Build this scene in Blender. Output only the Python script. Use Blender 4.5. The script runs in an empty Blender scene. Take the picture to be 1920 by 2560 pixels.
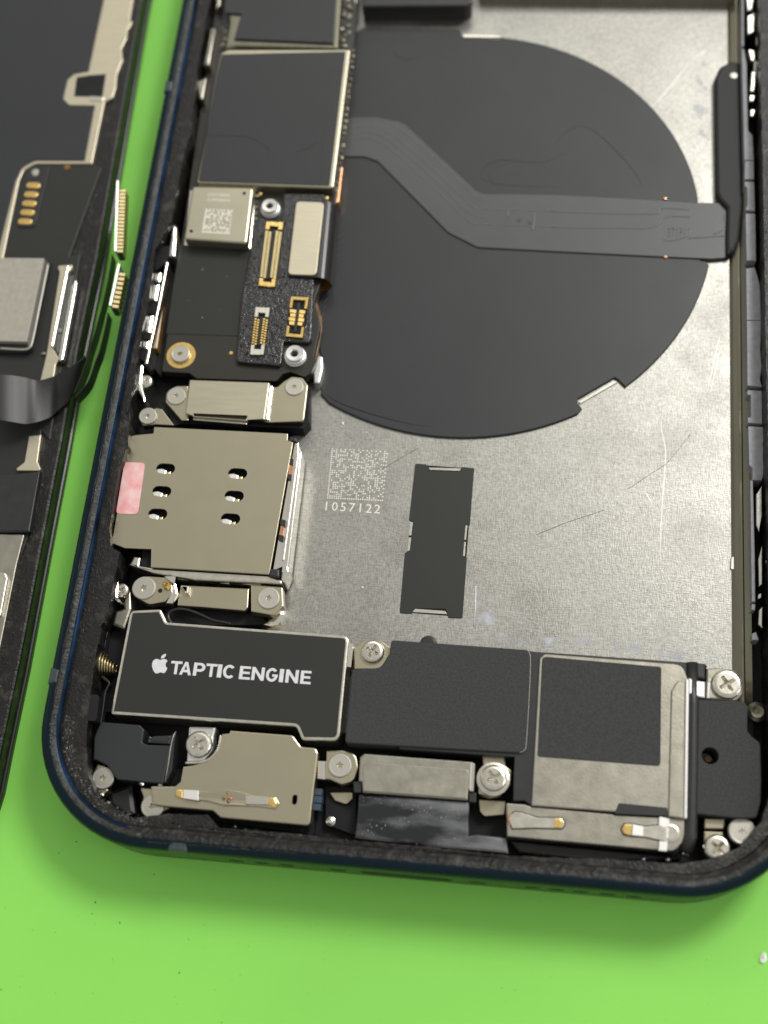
import bpy, math, random
from mathutils import Matrix, Vector
from mathutils.geometry import tessellate_polygon

# ------------------------------------------------------------------ camera, world, lamps, exposure
# Units: every number below is in millimetres of the phone (x across, y along, z out of its back
# plate); MM turns them into metres.
MM = 0.001
scene = bpy.context.scene
COL = scene.collection
cam_data = bpy.data.cameras.new('camera')
cam = bpy.data.objects.new('camera', cam_data)
COL.objects.link(cam)
ROT = ((0.9928236, -0.0600767, 0.1034022), (0.0939247, 0.9269356, -0.3632747), (-0.0740229, 0.3703797, 0.9259263))
cam.matrix_world = Matrix.Translation(Vector((43.588, -10.966, 120.480)) * MM) @ Matrix(ROT).to_4x4()
cam_data.sensor_fit = 'VERTICAL'
cam_data.sensor_height = 24.0
cam_data.lens = 24.0 * 3131.74 / 2560.0
cam_data.clip_start = 0.005
cam_data.clip_end = 20.0
cam_data.dof.use_dof = True
cam_data.dof.focus_distance = 0.1255
cam_data.dof.aperture_fstop = 12.5
scene.camera = cam

world = bpy.data.worlds.new('World')
scene.world = world
world.use_nodes = True
bg = world.node_tree.nodes['Background']
bg.inputs[0].default_value = (1.0, 0.99, 0.945, 1)
bg.inputs[1].default_value = 0.52


def lamp(name, loc, target, size, power, colour, size_y=None):
    d = bpy.data.lights.new(name, 'AREA')
    d.energy = power
    d.color = colour
    d.shape = 'RECTANGLE'
    d.size = size
    d.size_y = size_y or size
    o = bpy.data.objects.new(name, d)
    COL.objects.link(o)
    p = Vector(loc) * MM
    o.location = p
    o.rotation_euler = (Vector(target) * MM - p).to_track_quat('-Z', 'Y').to_euler()
    return o


lamp('bench_lamp', (350, 430, 620), (36, 60, 0), 0.20, 3.5, (1.0, 0.985, 0.955), 0.20)
lamp('added_sheen_lamp', (230, 980, 1050), (36, 60, 0), 1.2, 3.0, (1.0, 0.985, 0.93), 0.2)  # unseen lamp, added to lay a sheen on the upper plate
lamp('added_fill_right', (1300, -100, 620), (36, 60, 0), 0.6, 3.0, (0.96, 0.98, 1.0), 0.5)  # added fill from the right, low to stay out of flat reflections
lamp('added_fill_left', (-1250, 350, 760), (36, 60, 0), 0.2, 0.5, (1.0, 0.98, 0.94), 1.2)  # weak added fill from the left, no actual fitting

scene.view_settings.view_transform = 'Standard'
scene.view_settings.look = 'None'
scene.view_settings.exposure = 0.0
scene.view_settings.gamma = 1.0
scene.view_settings.use_curve_mapping = False
scene.cycles.max_bounces = 8
scene.cycles.caustics_reflective = False
scene.cycles.caustics_refractive = False

# ------------------------------------------------------------------ materials
RND = random.Random(7)


def material(name, colour, metallic=0.0, rough=0.5, spec=0.5, bump=0.0, bump_scale=3000.0, var=0.0, var_scale=900.0,
             stretch=(1, 1, 1), rough_var=0.0, coat=0.0, detail=4.0, colour2=None, cut=None, fine=0.0, fine_scale=9000.0):
    m = bpy.data.materials.new(name)
    m.use_nodes = True
    nt = m.node_tree
    N, L = nt.nodes, nt.links
    b = N['Principled BSDF']
    b.inputs['Base Color'].default_value = (*colour, 1)
    b.inputs['Metallic'].default_value = metallic
    b.inputs['Roughness'].default_value = rough
    b.inputs['Specular IOR Level'].default_value = spec
    b.inputs['Coat Weight'].default_value = coat
    tc = N.new('ShaderNodeTexCoord')
    mp = N.new('ShaderNodeMapping')
    mp.inputs['Scale'].default_value = stretch
    L.new(tc.outputs['Object'], mp.inputs['Vector'])

    def noise(scale, det=detail, vec=None):
        n = N.new('ShaderNodeTexNoise')
        n.inputs['Scale'].default_value = scale
        n.inputs['Detail'].default_value = det
        L.new((vec or mp).outputs['Vector'], n.inputs['Vector'])
        return n
    if var or colour2:
        n = noise(var_scale)
        r = N.new('ShaderNodeValToRGB')
        lo, hi = cut or (0.3, 0.7)
        r.color_ramp.elements[0].position = lo
        r.color_ramp.elements[1].position = hi
        c2 = colour2 or [min(1, c * (1 + var)) for c in colour]
        c1 = colour if colour2 else [c * (1 - var) for c in colour]
        r.color_ramp.elements[0].color = (*c1, 1)
        r.color_ramp.elements[1].color = (*c2, 1)
        L.new(n.outputs['Fac'], r.inputs['Fac'])
        L.new(r.outputs['Color'], b.inputs['Base Color'])
    if rough_var:
        n = noise(var_scale * 1.7)
        mr = N.new('ShaderNodeMapRange')
        mr.inputs['To Min'].default_value = max(0.02, rough - rough_var)
        mr.inputs['To Max'].default_value = min(1, rough + rough_var)
        L.new(n.outputs['Fac'], mr.inputs['Value'])
        L.new(mr.outputs['Result'], b.inputs['Roughness'])
    last = None
    for st, sc in ((bump, bump_scale), (fine, fine_scale)):
        if not st:
            continue
        n = noise(sc)
        bp = N.new('ShaderNodeBump')
        bp.inputs['Strength'].default_value = st
        bp.inputs['Distance'].default_value = 0.0001
        L.new(n.outputs['Fac'], bp.inputs['Height'])
        if last:
            L.new(last.outputs['Normal'], bp.inputs['Normal'])
        last = bp
    if last:
        L.new(last.outputs['Normal'], b.inputs['Normal'])
    return m


MAT = {}
MAT['mat_green'] = material('green_silicone', (0.262, 0.69, 0.108), 0, 0.55, 0.3, bump=0.12, bump_scale=1400, var=0.05, var_scale=38, detail=9, rough_var=0.12)
MAT['navy'] = material('navy_anodised', (0.006, 0.0175, 0.025), 0.7, 0.27, 0.4, rough_var=0.08, var_scale=500)
MAT['blue_edge'] = material('blue_chamfer', (0.018, 0.045, 0.115), 0.9, 0.28, var=0.85, var_scale=220)
MAT['glue'] = material('black_adhesive', (0.007, 0.0068, 0.0055), 0, 0.40, 0.4, bump=0.8, bump_scale=1400, rough_var=0.2, colour2=(0.07, 0.068, 0.06), cut=(0.54, 0.86), var_scale=700, detail=10, fine=0.8, fine_scale=3600)
MAT['glue_crumb'] = material('dried_adhesive', (0.11, 0.105, 0.09), 0, 0.22, 0.9, bump=0.6, bump_scale=3000, var=0.8, var_scale=1800)
MAT['olive'] = material('nickel_silver', (0.485, 0.443, 0.32), 1.0, 0.33, bump=0.03, bump_scale=9000, rough_var=0.02, var_scale=300, var=0.015, fine=0.03, fine_scale=16000)
MAT['steel'] = material('bright_steel', (0.68, 0.65, 0.56), 1.0, 0.28, bump=0.08, bump_scale=5000, var=0.12, var_scale=1500)
MAT['dull_steel'] = material('rubbed_steel', (0.37, 0.35, 0.29), 0.97, 0.40, bump=0.12, bump_scale=3500, var=0.12, var_scale=600, rough_var=0.12)
MAT['chrome'] = material('polished_clip', (0.8, 0.77, 0.70), 1.0, 0.14, bump=0.05, bump_scale=3000)
MAT['frost'] = material('frosted_screw_steel', (0.50, 0.48, 0.42), 0.9, 0.46, bump=0.05, bump_scale=9000)
MAT['washer'] = material('pale_zinc', (0.72, 0.71, 0.68), 0.8, 0.35, bump=0.05, bump_scale=6000)
MAT['film'] = material('graphite_film', (0.0235, 0.026, 0.0268), 0, 0.42, 0.42, bump=0.07, bump_scale=260, var=0.06, var_scale=90, rough_var=0.09, detail=6, fine=0.03, fine_scale=12000)
MAT['film_dark'] = material('black_label_film', (0.020, 0.021, 0.0185), 0, 0.44, 0.4, bump=0.03, bump_scale=7000, var=0.04, var_scale=200)
MAT['board'] = material('board_resist', (0.022, 0.019, 0.013), 0, 0.38, 0.5, bump=0.05, bump_scale=3000, var=0.1, var_scale=300)
MAT['foam'] = material('black_foam', (0.041, 0.042, 0.043), 0, 0.75, 0.3, bump=0.35, bump_scale=5200, var=0.25, var_scale=5200)
MAT['plastic'] = material('black_plastic', (0.018, 0.018, 0.019), 0, 0.42, 0.5, bump=0.08, bump_scale=5000, var=0.2, var_scale=900)
MAT['dusty'] = material('dusty_plastic', (0.011, 0.012, 0.014), 0, 0.28, 0.5, bump=0.25, bump_scale=1600, colour2=(0.34, 0.345, 0.36), cut=(0.43, 0.80), var_scale=230, detail=9, stretch=(0.6, 1.7, 1))
MAT['gasket'] = material('crumbly_gasket', (0.010, 0.0095, 0.0095), 0, 0.16, 0.8, bump=1.0, bump_scale=1500, var=0.5, var_scale=2500, fine=0.8, fine_scale=4500)
MAT['flex'] = material('grey_flex', (0.058, 0.061, 0.061), 0, 0.34, 0.5, bump=0.05, bump_scale=1500, var=0.06, var_scale=250)
MAT['flex_black'] = material('black_flex', (0.014, 0.0135, 0.013), 0, 0.28, 0.5, bump=0.03, bump_scale=2000)
MAT['gold'] = material('gold_plate', (0.86, 0.60, 0.21), 0.9, 0.27, bump=0.1, bump_scale=4000, var=0.15, var_scale=2500)
MAT['pale_gold'] = material('pale_gold', (0.90, 0.74, 0.38), 0.85, 0.3)
MAT['amber'] = material('amber_polyimide', (0.22, 0.105, 0.018), 0, 0.25, 0.6, var=0.4, var_scale=900)
MAT['copper'] = material('copper', (0.72, 0.36, 0.19), 1.0, 0.3, var=0.15, var_scale=1500)
MAT['pink'] = material('pink_water_label', (0.80, 0.36, 0.36), 0, 0.7, 0.3, bump=0.1, bump_scale=3000, colour2=(0.86, 0.60, 0.585), cut=(0.36, 0.66), var_scale=650, detail=6)
MAT['white'] = material('white_print', (0.66, 0.66, 0.68), 0, 0.6, 0.3, var=0.08, var_scale=1500)
MAT['etch'] = material('laser_etch', (0.80, 0.775, 0.69), 0.0, 0.5, 0.5, var=0.1, var_scale=3000)
MAT['spacer'] = material('grey_spacer', (0.33, 0.333, 0.35), 0, 0.55, 0.4, bump=0.5, bump_scale=1500, var=0.12, var_scale=1500)
MAT['wall'] = material('bare_aluminium_wall', (0.19, 0.183, 0.135), 1.0, 0.36, bump=0.05, bump_scale=900, var=0.1, var_scale=300, stretch=(4, 0.3, 4))
MAT['hair'] = material('dark_hair', (0.13, 0.12, 0.10), 0, 0.4)
MAT['lint'] = material('pale_lint', (0.88, 0.87, 0.83), 0, 0.6)
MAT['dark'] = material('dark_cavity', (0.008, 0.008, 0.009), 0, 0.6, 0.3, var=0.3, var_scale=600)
MAT['orange'] = material('orange_sealant', (0.35, 0.07, 0.01), 0, 0.5)
MAT['blue_part'] = material('blue_grey_ceramic', (0.05, 0.08, 0.11), 0, 0.25)
MAT['pad'] = material('pale_foam_pad', (0.38, 0.36, 0.30), 0.25, 0.55, 0.4, bump=0.45, bump_scale=1700, var=0.07, var_scale=1500)
MAT['cream'] = material('matt_stiffener', (0.60, 0.545, 0.41), 0.8, 0.42, bump=0.06, bump_scale=2500, stretch=(0.6, 5, 1), var=0.04, var_scale=500)
MAT['trace'] = material('flex_trace', (0.15, 0.155, 0.155), 0, 0.30, 0.5)
MAT['brass'] = material('dull_brass', (0.36, 0.30, 0.17), 1.0, 0.35, var=0.2, var_scale=1500)
MAT['blade'] = material('bright_contact', (0.86, 0.84, 0.80), 0.55, 0.35)
MAT['module'] = material('pale_nickel', (0.47, 0.44, 0.335), 1.0, 0.38, bump=0.03, bump_scale=9000, var=0.04, var_scale=300)
MAT['ribbon'] = material('sheeny_ribbon', (0.014, 0.014, 0.0145), 0, 0.40, 0.4, bump=0.03, bump_scale=800)
MAT['grit'] = material('grit', (0.05, 0.09, 0.03), 0, 0.7)
MAT['cover_nickel'] = material('brushed_nickel', (0.50, 0.465, 0.35), 1.0, 0.42, bump=0.06, bump_scale=1800, stretch=(0.5, 6, 1), rough_var=0.06, var=0.04, var_scale=400)
MAT['scratch'] = material('bright_scratch', (0.80, 0.79, 0.75), 0.2, 0.45)
MAT['antenna'] = material('grey_green_inlay', (0.035, 0.048, 0.052), 0, 0.4, var=0.1)
MAT['tail'] = material('matt_flex_sleeve', (0.014, 0.0145, 0.014), 0, 0.55, 0.35, bump=0.05, bump_scale=1500)
MAT['crease'] = material('film_crease', (0.03, 0.031, 0.03), 0, 0.35, 0.5)


def plate_material():
    # brushed and rolled steel: two crossed, stretched noises give the woven sparkle of the plate
    m = bpy.data.materials.new('rolled_steel_plate')
    m.use_nodes = True
    N, L = m.node_tree.nodes, m.node_tree.links
    b = N['Principled BSDF']
    b.inputs['Metallic'].default_value = 1.0
    tc = N.new('ShaderNodeTexCoord')
    outs = []
    for st, seed in (((0.35, 1.6, 1), 0.0), ((1.6, 0.35, 1), 5.3)):
        mp = N.new('ShaderNodeMapping')
        mp.inputs['Scale'].default_value = st
        mp.inputs['Location'].default_value = (seed, seed, 0)
        L.new(tc.outputs['Object'], mp.inputs['Vector'])
        n = N.new('ShaderNodeTexNoise')
        n.inputs['Scale'].default_value = 5600
        n.inputs['Detail'].default_value = 3
        L.new(mp.outputs['Vector'], n.inputs['Vector'])
        outs.append(n)
    ad = N.new('ShaderNodeMath')
    ad.operation = 'ADD'
    L.new(outs[0].outputs['Fac'], ad.inputs[0])
    L.new(outs[1].outputs['Fac'], ad.inputs[1])
    big = N.new('ShaderNodeTexNoise')
    big.inputs['Scale'].default_value = 130
    big.inputs['Detail'].default_value = 6
    L.new(tc.outputs['Object'], big.inputs['Vector'])
    r = N.new('ShaderNodeMapRange')
    r.inputs['From Min'].default_value = 0.7
    r.inputs['From Max'].default_value = 1.3
    r.inputs['To Min'].default_value = 0.0
    r.inputs['To Max'].default_value = 1.0
    L.new(ad.outputs[0], r.inputs['Value'])
    cr = N.new('ShaderNodeValToRGB')
    cr.color_ramp.elements[0].color = (0.25, 0.243, 0.213, 1)
    cr.color_ramp.elements[1].color = (0.405, 0.40, 0.373, 1)
    L.new(r.outputs['Result'], cr.inputs['Fac'])
    L.new(cr.outputs['Color'], b.inputs['Base Color'])
    rr = N.new('ShaderNodeMapRange')
    rr.inputs['From Min'].default_value = 0.35
    rr.inputs['From Max'].default_value = 0.65
    rr.inputs['To Min'].default_value = 0.36
    rr.inputs['To Max'].default_value = 0.50
    L.new(big.outputs['Fac'], rr.inputs['Value'])
    L.new(rr.outputs['Result'], b.inputs['Roughness'])
    bp = N.new('ShaderNodeBump')
    bp.inputs['Strength'].default_value = 0.11
    bp.inputs['Distance'].default_value = 0.0001
    L.new(ad.outputs[0], bp.inputs['Height'])
    L.new(bp.outputs['Normal'], b.inputs['Normal'])
    return m


MAT['plate'] = plate_material()


def film_clear():
    m = bpy.data.materials.new('clear_tape_residue')
    m.use_nodes = True
    N, L = m.node_tree.nodes, m.node_tree.links
    b = N['Principled BSDF']
    b.inputs['Base Color'].default_value = (0.75, 0.77, 0.82, 1)
    b.inputs['Roughness'].default_value = 0.3
    tc = N.new('ShaderNodeTexCoord')
    n = N.new('ShaderNodeTexNoise')
    n.inputs['Scale'].default_value = 480
    n.inputs['Detail'].default_value = 6
    L.new(tc.outputs['Object'], n.inputs['Vector'])
    mr = N.new('ShaderNodeMapRange')
    mr.inputs['From Min'].default_value = 0.52
    mr.inputs['From Max'].default_value = 0.75
    mr.inputs['To Min'].default_value = 0.02
    mr.inputs['To Max'].default_value = 0.8
    L.new(n.outputs['Fac'], mr.inputs['Value'])
    L.new(mr.outputs['Result'], b.inputs['Alpha'])
    return m


MAT['clear'] = film_clear()

# ------------------------------------------------------------------ mesh helpers
ORIGIN = {}


def bare(name, verts, faces, mat, parent=None, smooth=False, kind=None, label=None):
    """One mesh object from vertices in phone millimetres; its origin sits under its middle."""
    xs = [v[0] for v in verts]
    ys = [v[1] for v in verts]
    c = Vector(((min(xs) + max(xs)) / 2, (min(ys) + max(ys)) / 2, min(v[2] for v in verts)))
    me = bpy.data.meshes.new(name)
    me.from_pydata([tuple((Vector(v) - c) * MM) for v in verts], [], faces)
    mats = mat if isinstance(mat, (list, tuple)) else [mat]
    for k in mats:
        me.materials.append(MAT[k])
    if smooth:
        me.polygons.foreach_set('use_smooth', [True] * len(me.polygons))
    me.update()
    return place(name, me, c, parent, kind, label)


def place(name, me, c, parent=None, kind=None, label=None):
    o = bpy.data.objects.new(name, me)
    COL.objects.link(o)
    c = Vector(c)
    ORIGIN[o.name] = c
    if parent:
        o.parent = parent
        o.location = (c - ORIGIN[parent.name]) * MM
    else:
        o.location = c * MM
    if kind:
        o['kind'] = kind
    if label:
        o['label'] = label
    return o


def thing(name, c, label, cat, group=None):
    o = bpy.data.objects.new(name, None)
    COL.objects.link(o)
    o.empty_display_size = 0.01
    o.location = Vector(c) * MM
    ORIGIN[o.name] = Vector(c)
    o['label'] = label
    o['category'] = cat
    if group:
        o['group'] = group
    return o


def rounded(pts, seg=5):
    """Corner points (x, y) or (x, y, radius) -> outline, counter-clockwise."""
    P = [(p[0], p[1], p[2] if len(p) > 2 else 0.0) for p in pts]
    area = sum(P[i - 1][0] * P[i][1] - P[i][0] * P[i - 1][1] for i in range(len(P)))
    if area < 0:
        P.reverse()
    out = []
    n = len(P)
    for i, (x, y, r) in enumerate(P):
        if r <= 0:
            out.append((x, y))
            continue
        p = Vector((x, y))
        a = Vector(P[i - 1][:2]) - p
        b = Vector(P[(i + 1) % n][:2]) - p
        la, lb = a.length, b.length
        a.normalize()
        b.normalize()
        ang = a.angle(b)
        t = min(r / max(math.tan(ang / 2), 1e-3), la * 0.49, lb * 0.49)
        s, e = p + a * t, p + b * t
        for k in range(seg + 1):
            u = k / seg
            q = s * (1 - u) ** 2 + p * 2 * u * (1 - u) + e * u * u
            out.append((q.x, q.y))
    res = []
    for q in out:
        if not res or math.hypot(q[0] - res[-1][0], q[1] - res[-1][1]) > 1e-3:
            res.append(q)
    if math.hypot(res[0][0] - res[-1][0], res[0][1] - res[-1][1]) < 1e-3:
        res.pop()
    return res


def inset(pts, d):
    out = []
    n = len(pts)
    for i in range(n):
        p0, p1, p2 = Vector(pts[i - 1]), Vector(pts[i]), Vector(pts[(i + 1) % n])
        e1, e2 = (p1 - p0).normalized(), (p2 - p1).normalized()
        n1, n2 = Vector((-e1.y, e1.x)), Vector((-e2.y, e2.x))
        m = n1 + n2
        if m.length < 1e-6:
            m = n1.copy()
        m.normalize()
        k = d / max(m.dot(n1), 0.45)
        q = p1 + m * k
        out.append((q.x, q.y))
    return out


def prism(name, pts, z0, z1, mat, parent=None, b=0.07, holes=(), ready=False, kind=None, label=None, lift=None, two=None):
    """Flat part with an outline, a thickness, a rounded upper edge and optional through-holes.
    lift(x, y) adds height; two = material of the upper face."""
    o = pts if ready else rounded(pts)
    b = min(b, (z1 - z0) * 0.6)
    V, F, FM = [], [], []

    def ring(ps, z):
        s = len(V)
        for (x, y) in ps:
            V.append((x, y, z + (lift(x, y) if lift else 0)))
        return s
    n = len(o)
    rings = [ring(o, z0), ring(o, z1 - b)]
    if b > 0.004:
        rings.append(ring(inset(o, b * 0.3), z1 - b * 0.3))
    top = inset(o, b) if b > 0.004 else o
    rings.append(ring(top, z1))
    for a, c in zip(rings, rings[1:]):
        for i in range(n):
            j = (i + 1) % n
            F.append((a + i, a + j, c + j, c + i))
    if not holes:
        for t in tessellate_polygon([[Vector((x, y, 0)) for x, y in o]]):
            a, c, e = (Vector(V[k]) for k in t)
            F.append(tuple(t) if (c - a).cross(e - a).z < 0 else tuple(t)[::-1])
    side = len(F)
    if holes:
        loops = [[Vector((x, y, 0)) for x, y in top]]
        idx = [rings[-1] + i for i in range(n)]
        for h in holes:
            h = rounded(h) if len(h[0]) > 2 else h
            s = ring(h, z1)
            d = ring(h, z0 + 0.001)
            m = len(h)
            for i in range(m):
                j = (i + 1) % m
                F.append((s + j, s + i, d + i, d + j))
            loops.append([Vector((x, y, 0)) for x, y in reversed(h)])
            idx += [s + m - 1 - i for i in range(m)]
        side = len(F)
        for t in tessellate_polygon(loops):
            f = tuple(idx[k] for k in t)
            a, c, e = (Vector(V[k]) for k in f)
            if (c - a).cross(e - a).z < 0:
                f = f[::-1]
            F.append(f)
    else:
        for t in tessellate_polygon([[Vector((x, y, 0)) for x, y in top]]):
            f = tuple(rings[-1] + k for k in t)
            a, c, e = (Vector(V[k]) for k in f)
            F.append(f if (c - a).cross(e - a).z > 0 else f[::-1])
    ob = bare(name, V, F, [mat, two] if two else mat, parent, kind=kind, label=label)
    if two:
        for p in ob.data.polygons:
            if p.index >= side:
                p.material_index = 1
    return ob


def circle(x, y, r, n=20, ry=None, a0=0.0):
    ry = ry or r
    return [(x + r * math.cos(a0 + 2 * math.pi * i / n), y + ry * math.sin(a0 + 2 * math.pi * i / n)) for i in range(n)]


def stadium(x, y, lx, ly, n=6):
    """Slot lx by ly, the long way along the larger of the two."""
    pts = []
    if lx >= ly:
        r = ly / 2
        d = lx / 2 - r
        for s, a in ((1, -90), (-1, 90)):
            for k in range(n + 1):
                t = math.radians(a + 180 * k / n)
                pts.append((x + s * d + r * math.cos(t), y + r * math.sin(t)))
    else:
        r = lx / 2
        d = ly / 2 - r
        for s, a in ((1, 0), (-1, 180)):
            for k in range(n + 1):
                t = math.radians(a + 180 * k / n)
                pts.append((x + r * math.cos(t), y + s * d + r * math.sin(t)))
    return pts


def tube_data(path, r, n=6, taper=None):
    V, F = [], []
    P = [Vector(p) for p in path]
    for i, p in enumerate(P):
        t = (P[min(i + 1, len(P) - 1)] - P[max(i - 1, 0)]).normalized()
        u = t.cross(Vector((0.02, 0.03, 1))).normalized()
        w = t.cross(u)
        rr = r * (taper(i / (len(P) - 1)) if taper else 1)
        for k in range(n):
            a = 2 * math.pi * k / n
            V.append(tuple(p + u * rr * math.cos(a) + w * rr * math.sin(a)))
    for i in range(len(P) - 1):
        for k in range(n):
            F.append((i * n + k, i * n + (k + 1) % n, (i + 1) * n + (k + 1) % n, (i + 1) * n + k))
    F.append(tuple(range(n - 1, -1, -1)))
    F.append(tuple((len(P) - 1) * n + k for k in range(n)))
    return V, F


def tube(name, path, r, mat, parent=None, n=6, taper=None, label=None):
    V, F = tube_data(path, r, n, taper)
    return bare(name, V, F, mat, parent, smooth=True, label=label)


def spline(pts, n=8):
    out = []
    P = [Vector(p) for p in pts]
    for i in range(len(P) - 1):
        p0, p1, p2, p3 = P[max(i - 1, 0)], P[i], P[i + 1], P[min(i + 2, len(P) - 1)]
        for k in range(n):
            t = k / n
            out.append(0.5 * ((2 * p1) + (p2 - p0) * t + (2 * p0 - 5 * p1 + 4 * p2 - p3) * t * t + (3 * p1 - p0 - 3 * p2 + p3) * t ** 3))
    out.append(P[-1])
    return [tuple(p) for p in out]


def sheet(name, ca, cb, th, mat, parent=None, smooth=True, label=None):
    """Bent ribbon between two edge curves (same number of points), th thick."""
    n = len(ca)
    A, B = [Vector(p) for p in ca], [Vector(p) for p in cb]
    V = []
    smooth = False
    for i in range(n):
        t = (A[min(i + 1, n - 1)] - A[max(i - 1, 0)]) + (B[min(i + 1, n - 1)] - B[max(i - 1, 0)])
        nn = t.cross(B[i] - A[i]).normalized() * th
        V += [tuple(A[i]), tuple(B[i]), tuple(A[i] + nn), tuple(B[i] + nn)]
    F = []
    for i in range(n - 1):
        a, b = 4 * i, 4 * i + 4
        F += [(a, a + 1, b + 1, b), (a + 2, b + 2, b + 3, a + 3), (a, b, b + 2, a + 2), (a + 1, a + 3, b + 3, b + 1)]
    F += [(0, 2, 3, 1), (4 * n - 4, 4 * n - 3, 4 * n - 1, 4 * n - 2)]
    return bare(name, V, F, mat, parent, smooth=smooth, label=label)


def boxes(name, items, mat, parent=None, kind=None, label=None, tilt=0.0):
    """Joined small blocks: items = (quad of four (x, y), z0, z1)."""
    V, F = [], []
    for q, z0, z1 in items:
        s = len(V)
        xm = sum(p[0] for p in q) / 4
        V += [(x, y, z0) for x, y in q] + [(x, y, z1 - tilt * (x - xm)) for x, y in q]
        F += [(s + 3, s + 2, s + 1, s), (s + 4, s + 5, s + 6, s + 7)] + [(s + i, s + (i + 1) % 4, s + 4 + (i + 1) % 4, s + 4 + i) for i in range(4)]
    return bare(name, V, F, mat, parent, kind=kind, label=label)


def quad_map(q):
    a, b, c, d = [Vector(p[:2]) for p in q]      # top-left, top-right, bottom-right, bottom-left

    def f(u, v):
        p = (a * (1 - u) + b * u) * (1 - v) + (d * (1 - u) + c * u) * v
        return (p.x, p.y)
    return f


def sub(f, u0, v0, u1, v1):
    return [f(u0, v1), f(u1, v1), f(u1, v0), f(u0, v0)]


SCREWS = {}


def screw_mesh(kind, r, h):
    """Round-headed screw with a real driver recess."""
    key = (kind, round(r, 2), h)
    if key in SCREWS:
        return SCREWS[key]
    n = 28
    V, F, M = [], [], []

    def ring(ps, z):
        s = len(V)
        V.extend((x, y, z) for x, y in ps)
        return s
    if kind == 'cross':
        prof = [(1.0, 0), (1.0, h * 0.45), (0.95, h * 0.72), (0.84, h * 0.92), (0.70, h)]
        w, l = 0.14 * r, 0.56 * r
        rec = []
        for k in range(4):
            a = math.pi / 2 * k + 0.5
            ca, sa = math.cos(a), math.sin(a)
            for x, y in ((w, -w), (l, -w * 0.9), (l * 1.05, 0), (l, w * 0.9)):
                rec.append((x * ca - y * sa, x * sa + y * ca))
        depth, sh = 0.42 * r, 0.35
    else:
        prof = [(1.0, 0), (1.0, h * 0.7), (0.96, h * 0.93), (0.90, h), (0.84, h), (0.80, h * 0.97)]
        rec = []
        for k in range(15):
            a = 2 * math.pi * k / 15
            q = r * (0.33 if k % 3 == 0 else 0.20)
            rec.append((q * math.cos(a), q * math.sin(a)))
        depth, sh = 0.36 * r, 0.55
    rs = [ring(circle(0, 0, r * q, n), z) for q, z in prof]
    zt = prof[-1][1]
    for a, b in zip(rs, rs[1:]):
        for i in range(n):
            F.append((a + i, a + (i + 1) % n, b + (i + 1) % n, b + i))
            M.append(0)
    s = ring(rec, zt)
    m = len(rec)
    d = ring([(x * sh, y * sh) for x, y in rec], zt - depth)
    for i in range(m):
        j = (i + 1) % m
        F.append((s + j, s + i, d + i, d + j)[::-1])
        M.append(1)
    F.append(tuple(d + i for i in range(m)))
    M.append(1)
    loops = [[Vector((V[rs[-1] + i][0], V[rs[-1] + i][1], 0)) for i in range(n)], [Vector((x, y, 0)) for x, y in reversed(rec)]]
    idx = [rs[-1] + i for i in range(n)] + [s + m - 1 - i for i in range(m)]
    for t in tessellate_polygon(loops):
        f = tuple(idx[k] for k in t)
        a, b, c = (Vector(V[k]) for k in f)
        F.append(f if (b - a).cross(c - a).z > 0 else f[::-1])
        M.append(0)
    me = bpy.data.meshes.new('screw')
    me.from_pydata([(x * MM, y * MM, z * MM) for x, y, z in V], [], F)
    me.materials.append(MAT['steel' if kind == 'cross' else 'frost'])
    me.materials.append(MAT['chrome'])
    for p, k in zip(me.polygons, M):
        p.material_index = k
    me.update()
    SCREWS[key] = me
    return me


def screw(pt, z, r, parent, kind='cross', h=0.45, turn=0.0, label=None):
    o = place('screw', screw_mesh(kind, r, h), (pt[0], pt[1], z), parent, label=label)
    o.rotation_euler.z = turn
    return o


def lathe(name, pt, z, prof, mat, parent=None, n=24, label=None):
    V, F = [], []
    for r, h in prof:
        for i in range(n):
            a = 2 * math.pi * i / n
            V.append((pt[0] + r * math.cos(a), pt[1] + r * math.sin(a), z + h))
    for k in range(len(prof) - 1):
        for i in range(n):
            F.append((k * n + i, k * n + (i + 1) % n, (k + 1) * n + (i + 1) % n, (k + 1) * n + i))
    F.append(tuple(range(n - 1, -1, -1)))
    F.append(tuple((len(prof) - 1) * n + i for i in range(n)))
    return bare(name, V, F, mat, parent, label=label)


def lettering(name, body, x, y, size, z, mat, parent, spacing=1.0, label=None):
    c = bpy.data.curves.new(name, 'FONT')
    c.body = body
    c.size = 1
    c.space_character = spacing
    c.resolution_u = 2
    t = bpy.data.objects.new('lettering_source', c)
    COL.objects.link(t)
    dg = bpy.context.evaluated_depsgraph_get()
    me = bpy.data.meshes.new_from_object(t.evaluated_get(dg))
    V = [(x + v.co.x * size, y + v.co.y * size, z) for v in me.vertices]
    F = [tuple(p.vertices) for p in me.polygons]
    bpy.data.objects.remove(t)
    bpy.data.curves.remove(c)
    bpy.data.meshes.remove(me)
    return bare(name, V, F, mat, parent, label=label)


def mark(name, pts, w, mat, parent, taper=True):
    """Scratch: a flat sliver along a path, a few hundredths of a millimetre proud."""
    P = [Vector(p) for p in pts]
    V, F = [], []
    for i, p in enumerate(P):
        t = (P[min(i + 1, len(P) - 1)] - P[max(i - 1, 0)]).normalized()
        n = Vector((-t.y, t.x, 0)) * w * ((0.25 + math.sin(math.pi * i / (len(P) - 1))) if taper else 1)
        V += [tuple(p + n), tuple(p - n)]
    for i in range(len(P) - 1):
        F.append((2 * i, 2 * i + 1, 2 * i + 3, 2 * i + 2))
    return bare(name, V, F, mat, parent)


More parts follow.
